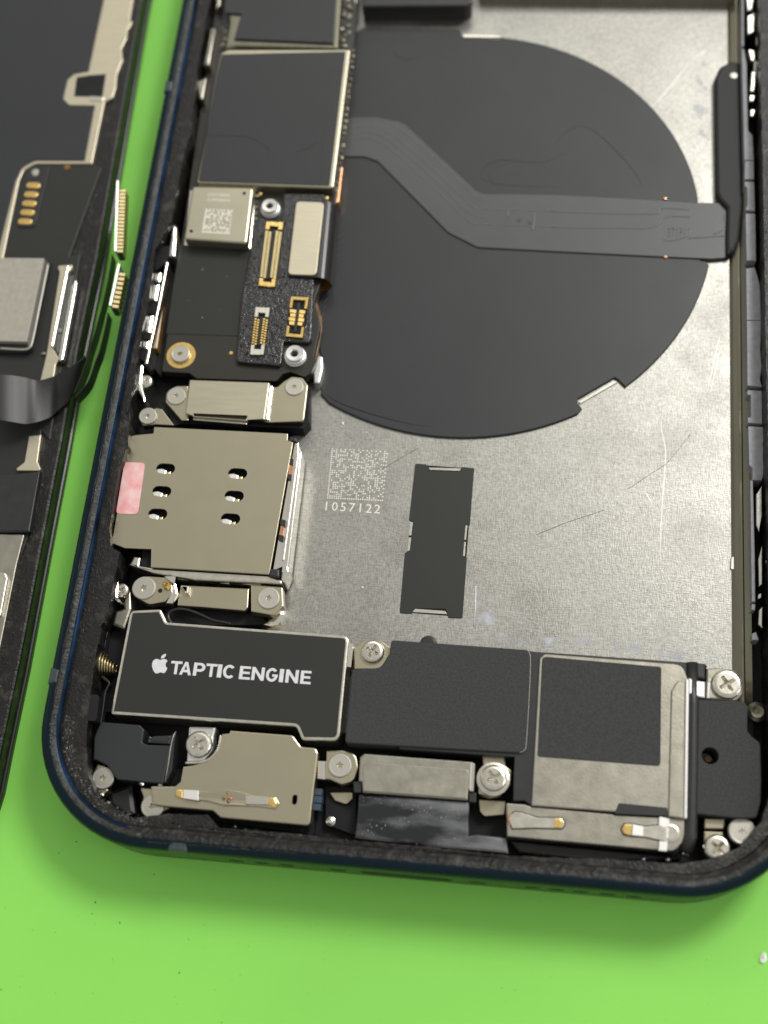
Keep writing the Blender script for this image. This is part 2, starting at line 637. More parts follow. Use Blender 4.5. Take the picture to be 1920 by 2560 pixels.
def dot_grid(name, quad, n, z, mat, parent, seed, size=0.36):
    """Etched square of dots: full left and lower edge, the rest scattered without meaning."""
    rr = random.Random(seed)
    f = quad_map(quad)
    V, F = [], []
    w = (f(1, 0.5)[0] - f(0, 0.5)[0]) / n * size
    for i in range(n):
        for j in range(n):
            if not (i == 0 or j == n - 1 or (j == 0 and i % 2 == 0) or (i == n - 1 and j % 2) or (0 < i < n - 1 and 0 < j < n - 1 and rr.random() < 0.48)):
                continue
            x, y = f((i + 0.5) / n, (j + 0.5) / n)
            s = len(V)
            V += [(x + w * math.cos(a * math.pi / 3), y + w * math.sin(a * math.pi / 3), z) for a in range(6)]
            F.append(tuple(range(s, s + 6)))
    return bare(name, V, F, mat, parent, kind='stuff')


def blobs(name, spots, mat, parent=None, kind='stuff', seed=3):
    """Joined crumbs: spots = (x, y, z, radius)."""
    rr = random.Random(seed)
    V, F = [], []
    for x, y, z, r in spots:
        s = len(V)
        sx, sy, sz = (r * rr.uniform(0.6, 1.4) for _ in range(3))
        V += [(x, y, z + sz)]
        a0 = rr.random() * 3
        for k in range(5):
            a = a0 + k * 1.2566
            q = rr.uniform(0.75, 1.2)
            V.append((x + sx * q * math.cos(a), y + sy * q * math.sin(a), z + sz * rr.uniform(-0.2, 0.5)))
        V.append((x, y, z - sz))
        for k in range(5):
            F += [(s, s + 1 + k, s + 1 + (k + 1) % 5), (s + 6, s + 1 + (k + 1) % 5, s + 1 + k)]
    return bare(name, V, F, mat, parent, kind=kind)


# ------------------------------------------------------------------ the setting: a green work mat
Z_MAT = -2.0


mat_o = bare('work_mat', [(-420, -260, Z_MAT), (460, -260, Z_MAT), (460, 520, Z_MAT), (-420, 520, Z_MAT),
                          (-420, -260, Z_MAT - 3), (460, -260, Z_MAT - 3), (460, 520, Z_MAT - 3), (-420, 520, Z_MAT - 3)],
             [(0, 1, 2, 3), (7, 6, 5, 4), (0, 4, 5, 1), (1, 5, 6, 2), (2, 6, 7, 3), (3, 7, 4, 0)], 'mat_green')
mat_o['kind'] = 'structure'
mat_o['label'] = 'smooth bright green silicone work mat'

# ------------------------------------------------------------------ the phone: frame
W, H, RC = 71.5, 146.7, 11.64
TOP = 5.3
phone = thing('phone', (35.75, 73.35, Z_MAT), 'opened navy blue smartphone without battery, its inner parts bared, on the green mat', 'phone')


def outline(d, seg=14):
    """Rounded rectangle of the phone, moved in by d."""
    r = RC - d
    pts = []
    for cx, cy, a in ((W - RC, RC, -90), (W - RC, H - RC, 0), (RC, H - RC, 90), (RC, RC, 180)):
        for k in range(seg + 1):
            t = math.radians(a + 90 * k / seg)
            pts.append((cx + r * math.cos(t), cy + r * math.sin(t)))
    return pts


def ring_part(name, prof, mats, which, parent, smooth=True):
    """Closed band swept round the phone; prof = (inset, z); which[i] = material of strip i."""
    V, F, M = [], [], []
    n = 0
    for d, z in prof:
        o = outline(d)
        n = len(o)
        V += [(x, y, z) for x, y in o]
    for k in range(len(prof) - 1):
        for i in range(n):
            F.append((k * n + i, k * n + (i + 1) % n, (k + 1) * n + (i + 1) % n, (k + 1) * n + i))
            M.append(which[k])
    ob = bare(name, V, F, mats, parent, smooth=False)
    for p, k in zip(ob.data.polygons, M):
        p.material_index = k
        p.use_smooth = smooth
    return ob


frame = ring_part('frame', [(0.9, Z_MAT + 0.02), (0.35, Z_MAT + 0.25), (0.0, Z_MAT + 0.9), (0.0, 4.55), (0.06, 4.85), (0.22, 5.12), (0.45, 5.26), (0.72, TOP), (1.0, 5.24), (1.5, 5.12), (1.62, 5.02), (1.86, 4.74), (1.95, 4.2)],
                  ['navy', 'blue_edge', 'glue'], [0, 0, 0, 0, 0, 0, 0, 0, 2, 0, 1, 2], phone)
# slots of the loudspeaker, the microphone and the charging port in the lower side of the frame
for (hx, lx) in (((19.86, -0.25), 1.5), ((22.28, -0.3), 1.5), ((24.58, -0.28), 1.5), ((29.44, -0.21), 1.6),
                 ((42.22, -0.16), 1.6), ((47.22, -0.18), 1.5), ((49.42, -0.16), 1.5), ((51.61, -0.14), 1.5), ((53.97, -0.14), 1.5), ((56.35, -0.14), 1.5)):
    q = stadium(hx[0], 1.6, lx, 1.5)
    V = [(x, -0.006, z) for x, z in q] + [(x, 0.5, z) for x, z in q]
    n_ = len(q)
    bare('speaker_hole', V, [tuple(range(n_))] + [(i, n_ + i, n_ + (i + 1) % n_, (i + 1) % n_) for i in range(n_)], 'dark', frame)
q = stadium(35.75, 1.6, 8.6, 2.6)
bare('charging_port', [(x, -0.006, z) for x, z in q] + [(x, 0.5, z) for x, z in q],
     [tuple(range(len(q)))] + [(i, len(q) + i, len(q) + (i + 1) % len(q), (i + 1) % len(q)) for i in range(len(q))], 'dark', frame)
# antenna breaks: plastic inlays across the frame lip
for (px, py) in ((15.06, 0.1),):
    prism('antenna_band', [(px - 0.9, -0.012), (px + 0.9, -0.012), (px + 0.9, 0.95), (px - 0.9, 0.95)], 4.3, 5.315, 'antenna', frame, b=0.25)
for (px, py) in ((1.23, 85.96), (1.11, 15.27)):
    prism('antenna_band', [(-0.012, py - 0.8), (1.0, py - 0.8), (1.0, py + 0.8), (-0.012, py + 0.8)], 4.3, 5.315, 'antenna', frame, b=0.25)

# ledge that carried the screen, with the torn black adhesive on it
inner = [(10.22, 2.74), (13.47, 3.36), (17.15, 3.57), (18.4, 2.52), (26.47, 2.58), (28.54, 2.42), (38.04, 2.46), (44.9, 2.3), (56.06, 2.83), (60.1, 2.9),
         (62.6, 3.5), (65.2, 4.8), (67.1, 7.2), (68.1, 10.2), (68.3, 20), (68.3, 50), (68.3, 80), (68.3, 128), (64.5, 138), (58, 143), (14, 143), (6, 138), (3.2, 130),
         (3.2, 100), (3.23, 89.91), (3.68, 83.33), (3.93, 79.88), (3.47, 77.59), (3.53, 72.02), (3.48, 68.12), (2.24, 63.96), (2.46, 61.23), (2.62, 57.73), (2.52, 53.75), (2.57, 50.64),
         (2.7, 47.83), (2.66, 44.5), (3.1, 41.98), (3.28, 40.24), (2.79, 37.74), (2.86, 34.1), (2.94, 31.13), (3.42, 29.05), (4.45, 28.5), (4.41, 26.0), (4.36, 23.16), (3.93, 20.66),
         (3.96, 16.91), (4.2, 12.5), (4.49, 9.73), (5.2, 6.49), (6.5, 4.34), (8.2, 3.52)]
ragged = []
for i in range(len(inner)):
    p, q = Vector(inner[i]), Vector(inner[(i + 1) % len(inner)])
    m_ = max(1, int((q - p).length / 0.5))
    for k in range(m_):
        s = p.lerp(q, k / m_)
        ragged.append((s.x + RND.uniform(-0.05, 0.05), s.y + RND.uniform(-0.05, 0.05)))
ledge = prism('ledge', outline(1.80), -0.35, 4.40, 'glue', phone, b=0.0, holes=[ragged], ready=True)
# smear of adhesive over the lip along the lower edge and round the right corner
V, F = [], []
path_o, path_i = [], []
for i in range(141):
    x_ = 10.0 + (W - RC - 10.0) * i / 140
    path_o.append((x_, 0.92))
    path_i.append((x_, 2.1))
for k in range(1, 25):
    t = math.radians(-90 + 90 * k / 24)
    for lst, d in ((path_o, 0.92), (path_i, 2.1)):
        lst.append((W - RC + (RC - d) * math.cos(t), RC + (RC - d) * math.sin(t)))
for (xo, yo), (xi, yi) in zip(path_o, path_i):
    j = RND.uniform(-0.09, 0.12)
    V += [(xo, yo + j, 5.262), (xo * 0.6 + xi * 0.4, yo * 0.6 + yi * 0.4, 5.20 + RND.uniform(-0.03, 0.05)), (xi * 0.85 + xo * 0.15, yi * 0.85 + yo * 0.15, 4.86 + RND.uniform(-0.03, 0.03)), (xi, yi, 4.42)]
for i in range(len(path_o) - 1):
    for k in range(3):
        F.append((4 * i + k, 4 * i + 4 + k, 4 * i + 5 + k, 4 * i + 1 + k))
bare('adhesive_smear', V, F, 'glue', ledge)
spots = []
for i in range(3600):
    o_ = outline(RND.choice((RND.uniform(0.9, 1.5), RND.uniform(2.1, 3.0), RND.uniform(2.1, 3.0), RND.uniform(1.9, 2.6))))
    k = RND.randrange(len(o_))
    a_, b_ = Vector(o_[k]), Vector(o_[(k + 1) % len(o_)])
    p_ = a_.lerp(b_, RND.random())
    if p_.y > 112:
        continue
    near = min(p_.x, W - p_.x, p_.y)
    spots.append((p_.x, p_.y, 5.24 if near < 1.6 else 4.40, RND.choice((0.025, 0.03, 0.035, 0.045, 0.06, 0.09))))
blobs('adhesive_crumbs', spots, 'glue_crumb', ledge, seed=5)
# strings and torn ridges of adhesive along the ledge
for k, (x0, y0, x1, y1) in enumerate(((0.95, 12, 0.85, 60), (0.9, 60, 0.95, 104), (12, 0.62, 26, 0.78), (2.4, 20, 2.6, 34), (2.5, 44, 2.3, 58), (30, 2.35, 44, 2.2), (46, 1.9, 60, 1.7), (14, 2.6, 24, 2.2))):
    path = []
    m_ = 60
    for i in range(m_ + 1):
        t = i / m_
        near = min(x0, y0)
        path.append((x0 + (x1 - x0) * t + RND.uniform(-0.07, 0.07), y0 + (y1 - y0) * t + RND.uniform(-0.07, 0.07), (5.26 if near < 1.2 else 4.42) + RND.uniform(-0.02, 0.03)))
    tube('adhesive_ridge', path, 0.09, 'glue', ledge, n=5, taper=lambda u: RND.uniform(0.3, 1.2))

# ------------------------------------------------------------------ inner back plate
fl = outline(1.5)
prism('inner_floor', fl, -1.2, -0.35, 'dark', phone, b=0.0, ready=True)
plate = prism('back_plate', [(19.5, 13.0, 0.5), (65.45, 13.0, 0.5), (65.45, 118.0), (19.5, 118.0)], -0.3, 0.0, 'plate', phone, b=0.03)
lettering('engraved_number', '1057122', *(23.69, 36.11), 1.42, 0.006, 'etch', plate, 1.26)
dot_grid('engraved_dots', [(23.84, 43.26), (29.93, 43.26), (29.97, 37.48), (23.96, 37.39)], 26, 0.006, 'etch', plate, 11)
prism('tape_residue', [(40.31, 27.97), (41.15, 27.97), (42.09, 27.16), (42.41, 25.33), (42.44, 24.87), (40.36, 24.78)], 0.004, 0.02, 'clear', plate, b=0)
tube('tape_edge', [(40.17, 28.9, 0.03), (40.27, 26.8, 0.03), (40.26, 24.71, 0.03)], 0.055, 'lint', plate, n=5)
prism('tape_residue', [(42.61, 24.21), (48.02, 24.07), (52.21, 24.24), (56.9, 23.92), (62.91, 23.31), (62.91, 22.66), (54.4, 23.21), (42.94, 23.03)], 0.004, 0.02, 'clear', plate, b=0)
prism('tape_residue', [(52.3, 25.52), (54.36, 24.4), (55.09, 25.85), (55.16, 25.39), (54.4, 22.94), (53.99, 24.24)], 0.004, 0.025, 'clear', plate, b=0)
prism('tape_residue', [(61.81, 94.65, 0.4), (62.87, 96.42), (63.17, 91.64), (63.32, 84.57), (62.14, 83.25), (60.52, 83.92), (61.39, 87.82)], 0.004, 0.02, 'clear', plate, b=0)
CX_, CY_ = 36.11, 72.68
for pts in ([(58.27, 48.7, 0.006), (58.42, 47.19, 0.006), (58.81, 45.11, 0.006), (58.78, 43.18, 0.006), (58.64, 40.69, 0.006), (58.5, 37.79, 0.006), (58.43, 34.95, 0.006), (58.48, 32.44, 0.006)],
            [(64.4, 58.93, 0.006), (64.06, 57.32, 0.006), (63.71, 55.41, 0.006), (63.03, 52.1, 0.006)], [(64.54, 57.66, 0.006), (64.19, 56.38, 0.006), (63.85, 54.48, 0.006), (63.37, 51.97, 0.006)],
            [(56.82, 89.18, 0.006), (58.07, 91.11, 0.006), (59.55, 93.44, 0.006), (61.05, 96.0, 0.006)], [(61.2, 96.19, 0.006), (62.11, 97.0, 0.006), (62.94, 97.8, 0.006)],
            [(56.8, 40.28, 0.006), (57.21, 39.58, 0.006), (57.55, 38.88, 0.006)]):
    mark('scratch', spline(pts, 6), 0.05, 'scratch', plate)
for k in range(46):
    x_, y_ = RND.uniform(30, 64), RND.uniform(18, 100)
    a_ = RND.choice((RND.gauss(1.5, 0.25), RND.gauss(0.6, 0.3), RND.uniform(0, 3.1)))
    l_ = RND.choice((0.3, 0.5, 0.8, 1.2, 2.2))
    x2, y2 = min(x_ + l_ * math.cos(a_), 65.0), y_ + l_ * math.sin(a_)
    if min(math.hypot(x_ - CX_, y_ - CY_), math.hypot(x2 - CX_, y2 - CY_)) < 28 or 38 < x_ < 49 and 24 < y_ < 43:
        continue
    mark('scratch', spline([(x_, y_, 0.005), ((x_ + x2) / 2 + RND.uniform(-0.1, 0.1), (y_ + y2) / 2 + RND.uniform(-0.1, 0.1), 0.005), (x2, y2, 0.005)], 4), RND.uniform(0.007, 0.014), 'scratch', plate)
for pts in ([(61.29, 47.04, 0.05), (59.97, 45.02, 0.05), (58.8, 43.46, 0.05), (57.35, 42.34, 0.05), (55.14, 40.52, 0.05)], [(52.69, 37.97, 0.05), (50.74, 37.13, 0.05), (48.79, 36.28, 0.05), (45.95, 34.81, 0.05)],
            [(33.1, 43.8, 0.05), (31.99, 43.02, 0.05), (30.89, 42.18, 0.05), (29.34, 41.06, 0.05)]):
    tube('hair', spline(pts, 6), 0.014, 'hair', plate, n=4)
blobs('lint_specks', [(*p, 0.02, r) for p, r in (((24.71, 46.16), 0.22), ((24.59, 45.81), 0.12), ((27.38, 45.29), 0.08), ((32.86, 44.26), 0.07),
      ((28.67, 27.93), 0.09), ((23.44, 31.72), 0.1), ((25.03, 29.89), 0.06), ((28.74, 27.91), 0.13), ((25.01, 29.9), 0.1), ((48.77, 33.53), 0.1), ((49.82, 26.9), 0.1), ((48.25, 24.49), 0.1))], 'lint', plate)

# right side: bare metal wall, grey spacers, polished clips
wallp = [(65.45, -0.02), (65.75, 0.25), (66.28, 0.42), (66.34, 0.18), (66.52, 0.2), (66.58, 0.55), (67.15, 0.95), (67.2, -0.3)]
V, F = [], []
for y in (13.5, 60, 118):
    V += [(x, y, z) for x, z in wallp]
k_ = len(wallp)
for s in range(2):
    for i in range(k_ - 1):
        F.append((s * k_ + i, s * k_ + i + 1, (s + 1) * k_ + i + 1, (s + 1) * k_ + i))
side_wall = bare('side_wall', V, F, 'wall', phone)
for q in ([(66.76, 105.76), (67.02, 105.76), (66.94, 96.59), (66.69, 96.58)], [(66.69, 96.26), (66.96, 96.16), (67.23, 94.05), (67.28, 84.59), (67.76, 83.9), (67.87, 80.52), (66.84, 80.48), (66.74, 90.69)], [(66.89, 80.36), (67.87, 80.38), (67.85, 77.96), (66.84, 77.88)], [(66.84, 77.59), (67.87, 77.59), (67.9, 73.74), (67.04, 73.77), (66.85, 73.81), (67.09, 74.49), (67.08, 76.79), (66.84, 76.97)],
          [(66.88, 73.38), (67.93, 73.38), (67.93, 67.32), (66.93, 67.28)], [(66.86, 66.27), (67.76, 66.49), (68.13, 65.05), (68.3, 64.16), (68.35, 59.95), (66.87, 59.88)], [(66.87, 59.81), (68.37, 59.89), (68.22, 56.29), (68.34, 54.4), (68.14, 52.86), (68.32, 52.01), (66.84, 52.04)],
          [(66.83, 51.54), (68.3, 51.56), (68.29, 47.76), (66.86, 47.77), (66.83, 48.35), (67.16, 48.45), (67.19, 50.95), (66.83, 51.02)], [(66.86, 47.38), (68.4, 47.39), (68.34, 42.03), (68.14, 41.44), (67.22, 41.38), (67.23, 42.68), (66.92, 43.06)],
          [(67.0, 41.37), (67.27, 41.31), (67.34, 34.39), (67.34, 31.36), (67.33, 28.5), (67.0, 28.51), (66.99, 34.36)], [(67.0, 28.29), (67.33, 28.28), (67.28, 27.65), (66.94, 27.7)], [(67.01, 25.3), (67.36, 25.47), (67.62, 24.68), (66.97, 24.64)]):
    prism('spacer', q, 0.2, 2.0, 'spacer', side_wall, b=0.06)
for q in ([(67.14, 103.96), (68.23, 103.98), (67.86, 101.67), (67.28, 101.49)], [(67.27, 100.67), (68.19, 101.24), (68.07, 98.32), (67.28, 97.87)], [(67.3, 95.84, 0.2), (68.12, 95.55, 0.2), (68.1, 94.07, 0.2), (67.6, 94.06, 0.2)], [(67.97, 94.07), (68.42, 94.08), (68.24, 92.72), (67.91, 92.71)],
          [(67.67, 92.49), (68.32, 92.72), (67.96, 89.7), (67.47, 89.69)], [(67.38, 89.17), (68.11, 89.2), (67.86, 88.27), (67.37, 88.25)], [(68.34, 88.28), (69.07, 88.51), (68.97, 87.49), (68.32, 87.27)], [(67.44, 87.13), (68.08, 87.16), (67.83, 86.14), (67.43, 86.12)],
          [(68.38, 85.55), (69.11, 85.98), (69.01, 84.97), (68.37, 84.55)], [(68.55, 103.0), (68.72, 103.0), (68.57, 98.33), (68.89, 98.13), (69.05, 97.6), (68.55, 97.37), (68.2, 95.98), (68.22, 97.36), (68.48, 98.22)], [(67.47, 39.65), (68.05, 40.64), (68.07, 37.43), (67.7, 35.64), (67.43, 36.39)], [(68.27, 34.38), (68.54, 34.4), (68.5, 31.75), (68.26, 31.66)],
          [(67.53, 29.16, 0.2), (67.88, 29.33, 0.2), (67.87, 28.74, 0.2), (67.46, 28.64, 0.2)], [(67.59, 32.74), (67.96, 34.28), (67.96, 30.15), (67.61, 29.91)], [(67.58, 27.55), (67.93, 27.94), (67.89, 25.76), (67.49, 26.09)]):
    prism('polished_clip', q, 0.2, 2.5, 'chrome', side_wall, b=0.12)
prism('glue_pad', [(65.37, 33.78, 0.3), (65.99, 33.74, 0.4), (65.95, 32.44, 0.4), (65.28, 32.24, 0.3)], 0.0, 0.15, 'frost', plate, b=0.1)

# ------------------------------------------------------------------ charging disc, its flex and the black label
CX, CY, RU, RL = 36.11, 72.68, 26.16, 27.57


def arc(r, a0, a1, n):
    return [(CX + r * math.cos(math.radians(a0 + (a1 - a0) * i / n)), CY + r * math.sin(math.radians(a0 + (a1 - a0) * i / n))) for i in range(n + 1)]


def ang(p):
    return math.degrees(math.atan2(p[1] - CY, p[0] - CX))


up0, up1 = ang((38.8, 98.82)), ang((61.86, 76.41))
lo0, lo1, lo2, lo3 = ang((63.05, 67.69)), ang((54.84, 52.27)), ang((49.63, 48.58)), ang((23.0, 48.43))
disc_pts = [(20.0, 98.5)] + [(21.55, 99.81), (33.41, 99.86), (33.71, 99.14), (34.08, 98.53), (38.25, 98.47)] + arc(RU, up0, up1, 26) + [(61.9, 75.02)] + [(62.28, 68.19), (62.84, 68.15)] \
    + arc(RL, lo0, lo1, 18) + [(54.51, 52.09), (53.73, 52.91), (53.32, 53.15), (49.56, 50.42), (49.53, 49.95), (50.04, 49.29)] + arc(RL, lo2, lo3, 22) + [(22.02, 49.42), (22.02, 51.53), (21.9, 53.31), (21.36, 54.53)] + [(20.0, 60.0)]
clean = []
for p in disc_pts:
    if not clean or math.hypot(p[0] - clean[-1][0], p[1] - clean[-1][1]) > 0.08:
        clean.append((p[0], p[1]))
disc = prism('charging_disc', clean, 0.004, 0.30, 'film', phone, b=0.10)
prism('disc_step', [(49.65, 50.17), (53.33, 52.86), (53.68, 52.72), (49.8, 49.9)], 0.0, 0.16, 'steel', disc, b=0.03)
prism('disc_step', [(33.79, 99.13), (38.14, 99.1), (38.72, 98.85), (33.98, 98.78)], 0.0, 0.16, 'steel', disc, b=0.03)
tube('film_ridge', spline([(22.11, 50.04, 0.3), (23.26, 48.96, 0.3), (25.24, 48.12, 0.3), (28.78, 47.11, 0.3), (31.95, 46.44, 0.3), (34.44, 46.25, 0.3)], 5), 0.07, 'film', disc, n=6, taper=lambda u: math.sin(math.pi * min(max(u, 0.06), 0.94)) + 0.05)
for pts in ([(38.51, 77.61, 0.305), (37.62, 78.13, 0.305), (37.62, 79.45, 0.305), (38.49, 80.33, 0.305), (40.03, 80.77, 0.305), (42.37, 80.57, 0.305), (44.84, 80.76, 0.305), (46.95, 82.07, 0.305)], [(46.52, 77.27, 0.305), (42.55, 77.25, 0.305), (39.45, 77.36, 0.305), (38.66, 77.71, 0.305), (38.44, 78.73, 0.305), (39.0, 79.69, 0.305), (40.52, 80.28, 0.305)],
            [(48.24, 86.02, 0.305), (50.22, 85.16, 0.305), (53.14, 81.96, 0.305), (54.96, 79.51, 0.305), (55.87, 77.58, 0.305)], [(45.64, 83.34, 0.305), (46.78, 84.86, 0.305), (48.68, 86.22, 0.305)], [(25.46, 97.25, 0.305), (25.94, 95.61, 0.305), (27.3, 95.03, 0.305), (28.74, 95.49, 0.305)]):
    tube('film_crease', spline(pts, 6), 0.035, 'crease', disc, n=5, taper=lambda u: 0.2 + 0.8 * math.sin(math.pi * u))
for k in range(15):
    x_, y_ = (23.0, 69.39)
    tube('rub_mark', [(x_ - 2.6 + 0.05 * k, y_ - 1.0 - 0.9 * k, 0.302), (x_ - 0.6 - 0.10 * k, y_ + 0.6 - 0.95 * k, 0.302)], 0.012, 'trace', disc, n=4)

flex = prism('charging_flex', [(17.29, 85.99), (24.55, 86.24, 1.2), (27.83, 85.58, 2.2), (37.13, 76.21, 1.6), (38.0, 75.93)] + [(45.66, 76.12), (54.43, 75.95), (61.95, 75.68), (64.52, 75.78, 0.6), (66.41, 78.58, 0.6), (66.81, 75.79)] +
             [(66.48, 70.93), (65.91, 69.38, 1.0), (64.92, 68.5, 1.0), (63.51, 68.3), (58.44, 68.34), (46.0, 68.52)] + [(37.71, 68.66, 1.4), (34.23, 70.48, 1.8), (25.32, 79.89, 1.2), (23.68, 80.5), (17.94, 80.38)], 0.02, 0.48, 'flex', phone, b=0.10)
for off, r_, full in ((0.10, 0.05, 0), (0.295, 0.05, 1), (0.43, 0.055, 0), (0.575, 0.05, 1)):
    A_ = [(21.34, 86.05), (25.84, 86.2), (31.65, 81.75), (37.37, 76.04), (38.77, 75.95), (46.56, 76.04)]
    B_ = [(21.92, 80.49), (24.15, 80.51), (29.83, 75.27), (35.36, 69.66), (37.71, 68.69), (46.88, 68.61)]
    q = [(a[0] + (b[0] - a[0]) * off, a[1] + (b[1] - a[1]) * off, 0.478) for a, b in zip(A_, B_)]
    tube('trace', spline(q if full else q[:5], 8), r_, 'trace', flex, n=5)
for pts in ([(45.76, 73.78, 0.48), (53.03, 73.82, 0.48), (57.22, 74.0, 0.48), (58.07, 74.73, 0.48), (60.94, 74.67, 0.48)], [(45.85, 71.69, 0.48), (53.08, 71.91, 0.48), (56.82, 72.08, 0.48), (58.66, 73.62, 0.48), (61.09, 73.68, 0.48)], [(58.27, 70.6, 0.48), (58.84, 70.45, 0.48), (60.26, 70.86, 0.48), (61.03, 71.4, 0.48), (61.1, 72.26, 0.48)],
            [(63.66, 71.52, 0.48), (64.51, 72.07, 0.48), (64.94, 73.29, 0.48), (64.8, 74.14, 0.48)], [(60.97, 70.89, 0.48), (62.38, 71.04, 0.48), (65.21, 71.42, 0.48)], [(40.79, 72.97, 0.48), (40.9, 73.7, 0.48), (41.49, 74.0, 0.48)], [(43.8, 73.64, 0.48), (43.83, 72.37, 0.48), (43.7, 71.1, 0.48)]):
    tube('trace', spline(pts, 5), 0.075, 'trace', flex, n=5)
for p in ((42.11, 72.44), (43.34, 72.17)):
    lathe('dimple', p, 0.44, [(0.32, 0.0), (0.28, 0.05), (0.12, 0.052)], 'crease', flex, n=14)
blobs('via_dots', [(*(58.82, 72.0)[:1], 0, 0, 0.001)] + [((58.82, 72.0)[0] + 0.42 * i, (58.82, 72.0)[1] - 0.45 * j + 0.1 * (i % 2), 0.47, 0.12) for i in range(5) for j in range(3)], 'trace', flex)
lathe('copper_dot', (58.46, 68.4), 0.3, [(0.26, 0.0), (0.2, 0.16), (0.08, 0.2)], 'copper', flex, n=10)
lathe('copper_dot', (58.31, 76.09), 0.3, [(0.2, 0.0), (0.16, 0.2), (0.06, 0.22)], 'copper', flex, n=10)
# the upright tail of the flex along the right wall
tail_p = [(65.07, 74.83), (64.29, 75.83, 0.4), (63.92, 76.69), (63.76, 92.71), (64.36, 94.45, 0.6), (65.63, 95.34, 0.6), (66.78, 95.09), (66.92, 75.42)]
tail = prism('flex_tail', tail_p + [(66.38, 70.58), (65.88, 69.21, 0.6), (64.97, 68.33, 0.4), (64.95, 70.51)], 0.1, 1.0, 'tail', phone, b=0.35)
lathe('tail_rivet', (65.92, 93.16), 0.9, [(0.45, 0.0), (0.42, 0.14), (0.2, 0.16)], 'frost', tail, n=14)

label_gap = prism('battery_label', [(32.91, 41.94, 0.2), (34.08, 41.95, 0.1), (34.44, 41.23, 0.1), (37.65, 41.3, 0.1), (37.84, 41.87, 0.1), (39.13, 41.81, 0.15), (39.13, 35.47, 0.1), (38.68, 35.36, 0.08), (38.66, 31.93, 0.08), (39.06, 31.86, 0.1), (39.07, 25.41, 0.2), (37.68, 25.37, 0.1), (37.32, 26.24, 0.1), (34.2, 26.08, 0.1), (33.97, 25.53, 0.1), (32.74, 25.5, 0.25), (32.71, 31.94, 0.1), (33.19, 32.19, 0.08), (33.23, 35.4, 0.08), (32.82, 35.52, 0.1)], 0.012, 0.10, 'film_dark', phone, b=0.03)
prism('label_slot', [(33.02, 41.88), (39.04, 41.78), (39.0, 25.55), (32.84, 25.6)], 0.0, 0.010, 'dark', label_gap, b=0)
for q in ([(34.36, 41.59), (37.77, 41.7), (37.64, 41.41), (34.5, 41.34)], [(32.94, 35.41), (33.22, 35.34), (33.19, 33.87), (32.93, 33.85)], [(32.93, 33.64), (33.2, 33.66), (33.16, 32.22), (32.92, 32.11)], [(38.68, 35.37), (38.87, 35.38), (38.83, 33.76), (38.58, 33.74)],
          [(38.57, 33.53), (38.83, 33.55), (38.84, 31.98), (38.54, 32.01)], [(34.26, 26.06, 0.1), (37.28, 26.04, 0.1), (37.52, 25.71), (34.01, 25.69)]):
    prism('label_window', q, 0.0, 0.07, 'steel', label_gap, b=0.02)

# dark boxes at the far end
prism('camera_bracket', [(20.36, 112.69), (34.08, 112.93), (34.85, 102.13, 0.8), (34.04, 101.52, 0.6), (21.52, 101.13)], 0.0, 2.4, 'plastic', phone, b=0.2)
prism('far_wall', [(35.07, 110.71), (66.25, 111.3), (66.2, 104.65), (35.49, 104.45)], 0.0, 2.0, 'dull_steel', phone, b=0.3)
# ------------------------------------------------------------------ logic board
board = prism('logic_board', [(3.04, 111.06), (20.37, 111.36), (21.36, 88.09), (21.41, 77.38)] + [(21.25, 68.2), (21.1, 63.46), (20.38, 59.73), (21.15, 57.64), (21.37, 56.3), (21.11, 52.87), (21.5, 52.3), (21.13, 50.97, 0.4), (20.43, 50.27, 0.3), (18.85, 50.84, 0.5), (17.98, 50.5, 0.4), (17.43, 49.63, 0.4), (8.74, 49.48), (7.85, 50.09, 0.3), (4.8, 50.1, 0.3), (4.34, 67.46)], 1.3, 2.4, 'board', phone, b=0.05)
prism('board_edge', [(2.64, 112.25), (20.15, 112.55), (21.28, 89.06), (21.39, 78.25)] + [(21.23, 68.98), (21.01, 64.2), (20.42, 60.43), (21.2, 58.32), (21.42, 56.97), (21.22, 53.51), (21.68, 52.94), (21.26, 51.44, 0.4), (20.38, 50.51, 0.3), (18.66, 51.08, 0.5), (17.9, 50.74, 0.4), (17.35, 49.91, 0.4), (8.45, 49.78), (7.55, 50.39, 0.3), (4.58, 50.41, 0.3), (3.95, 68.22)], 0.7, 1.28, 'amber', board, b=0.05)
prism('board_film', [(4.25, 66.13), (12.65, 66.18), (12.63, 54.88), (4.55, 54.76)], 2.405, 2.46, 'film_dark', board, b=0.02)
# shields
shield_pts = [(5.46, 92.42, 0.25), (6.23, 92.96), (21.0, 93.37, 0.2), (21.15, 73.67, 0.35), (5.34, 73.71, 0.35), (5.47, 80.33), (5.3, 87.42)]
prism('shield_can', shield_pts, 2.41, 3.7, 'module', board, b=0.2)
prism('shield_film', [(5.67, 92.14, 0.2), (20.48, 92.97, 0.2), (20.66, 73.92, 0.25), (5.57, 73.89, 0.25), (5.57, 80.28), (5.46, 87.37)], 3.702, 3.76, 'film', board, b=0.02)
prism('shield_can', [(3.5, 107.93), (18.65, 108.21), (19.45, 93.5), (7.19, 93.51), (5.83, 93.13), (5.85, 97.01)], 2.41, 3.6, 'wall', board, b=0.2)
prism('shield_film', [(3.8, 107.68), (18.05, 107.94), (18.9, 94.09), (6.83, 94.42), (7.15, 98.23), (5.13, 98.36)], 3.605, 3.85, 'film', board, b=0.1)
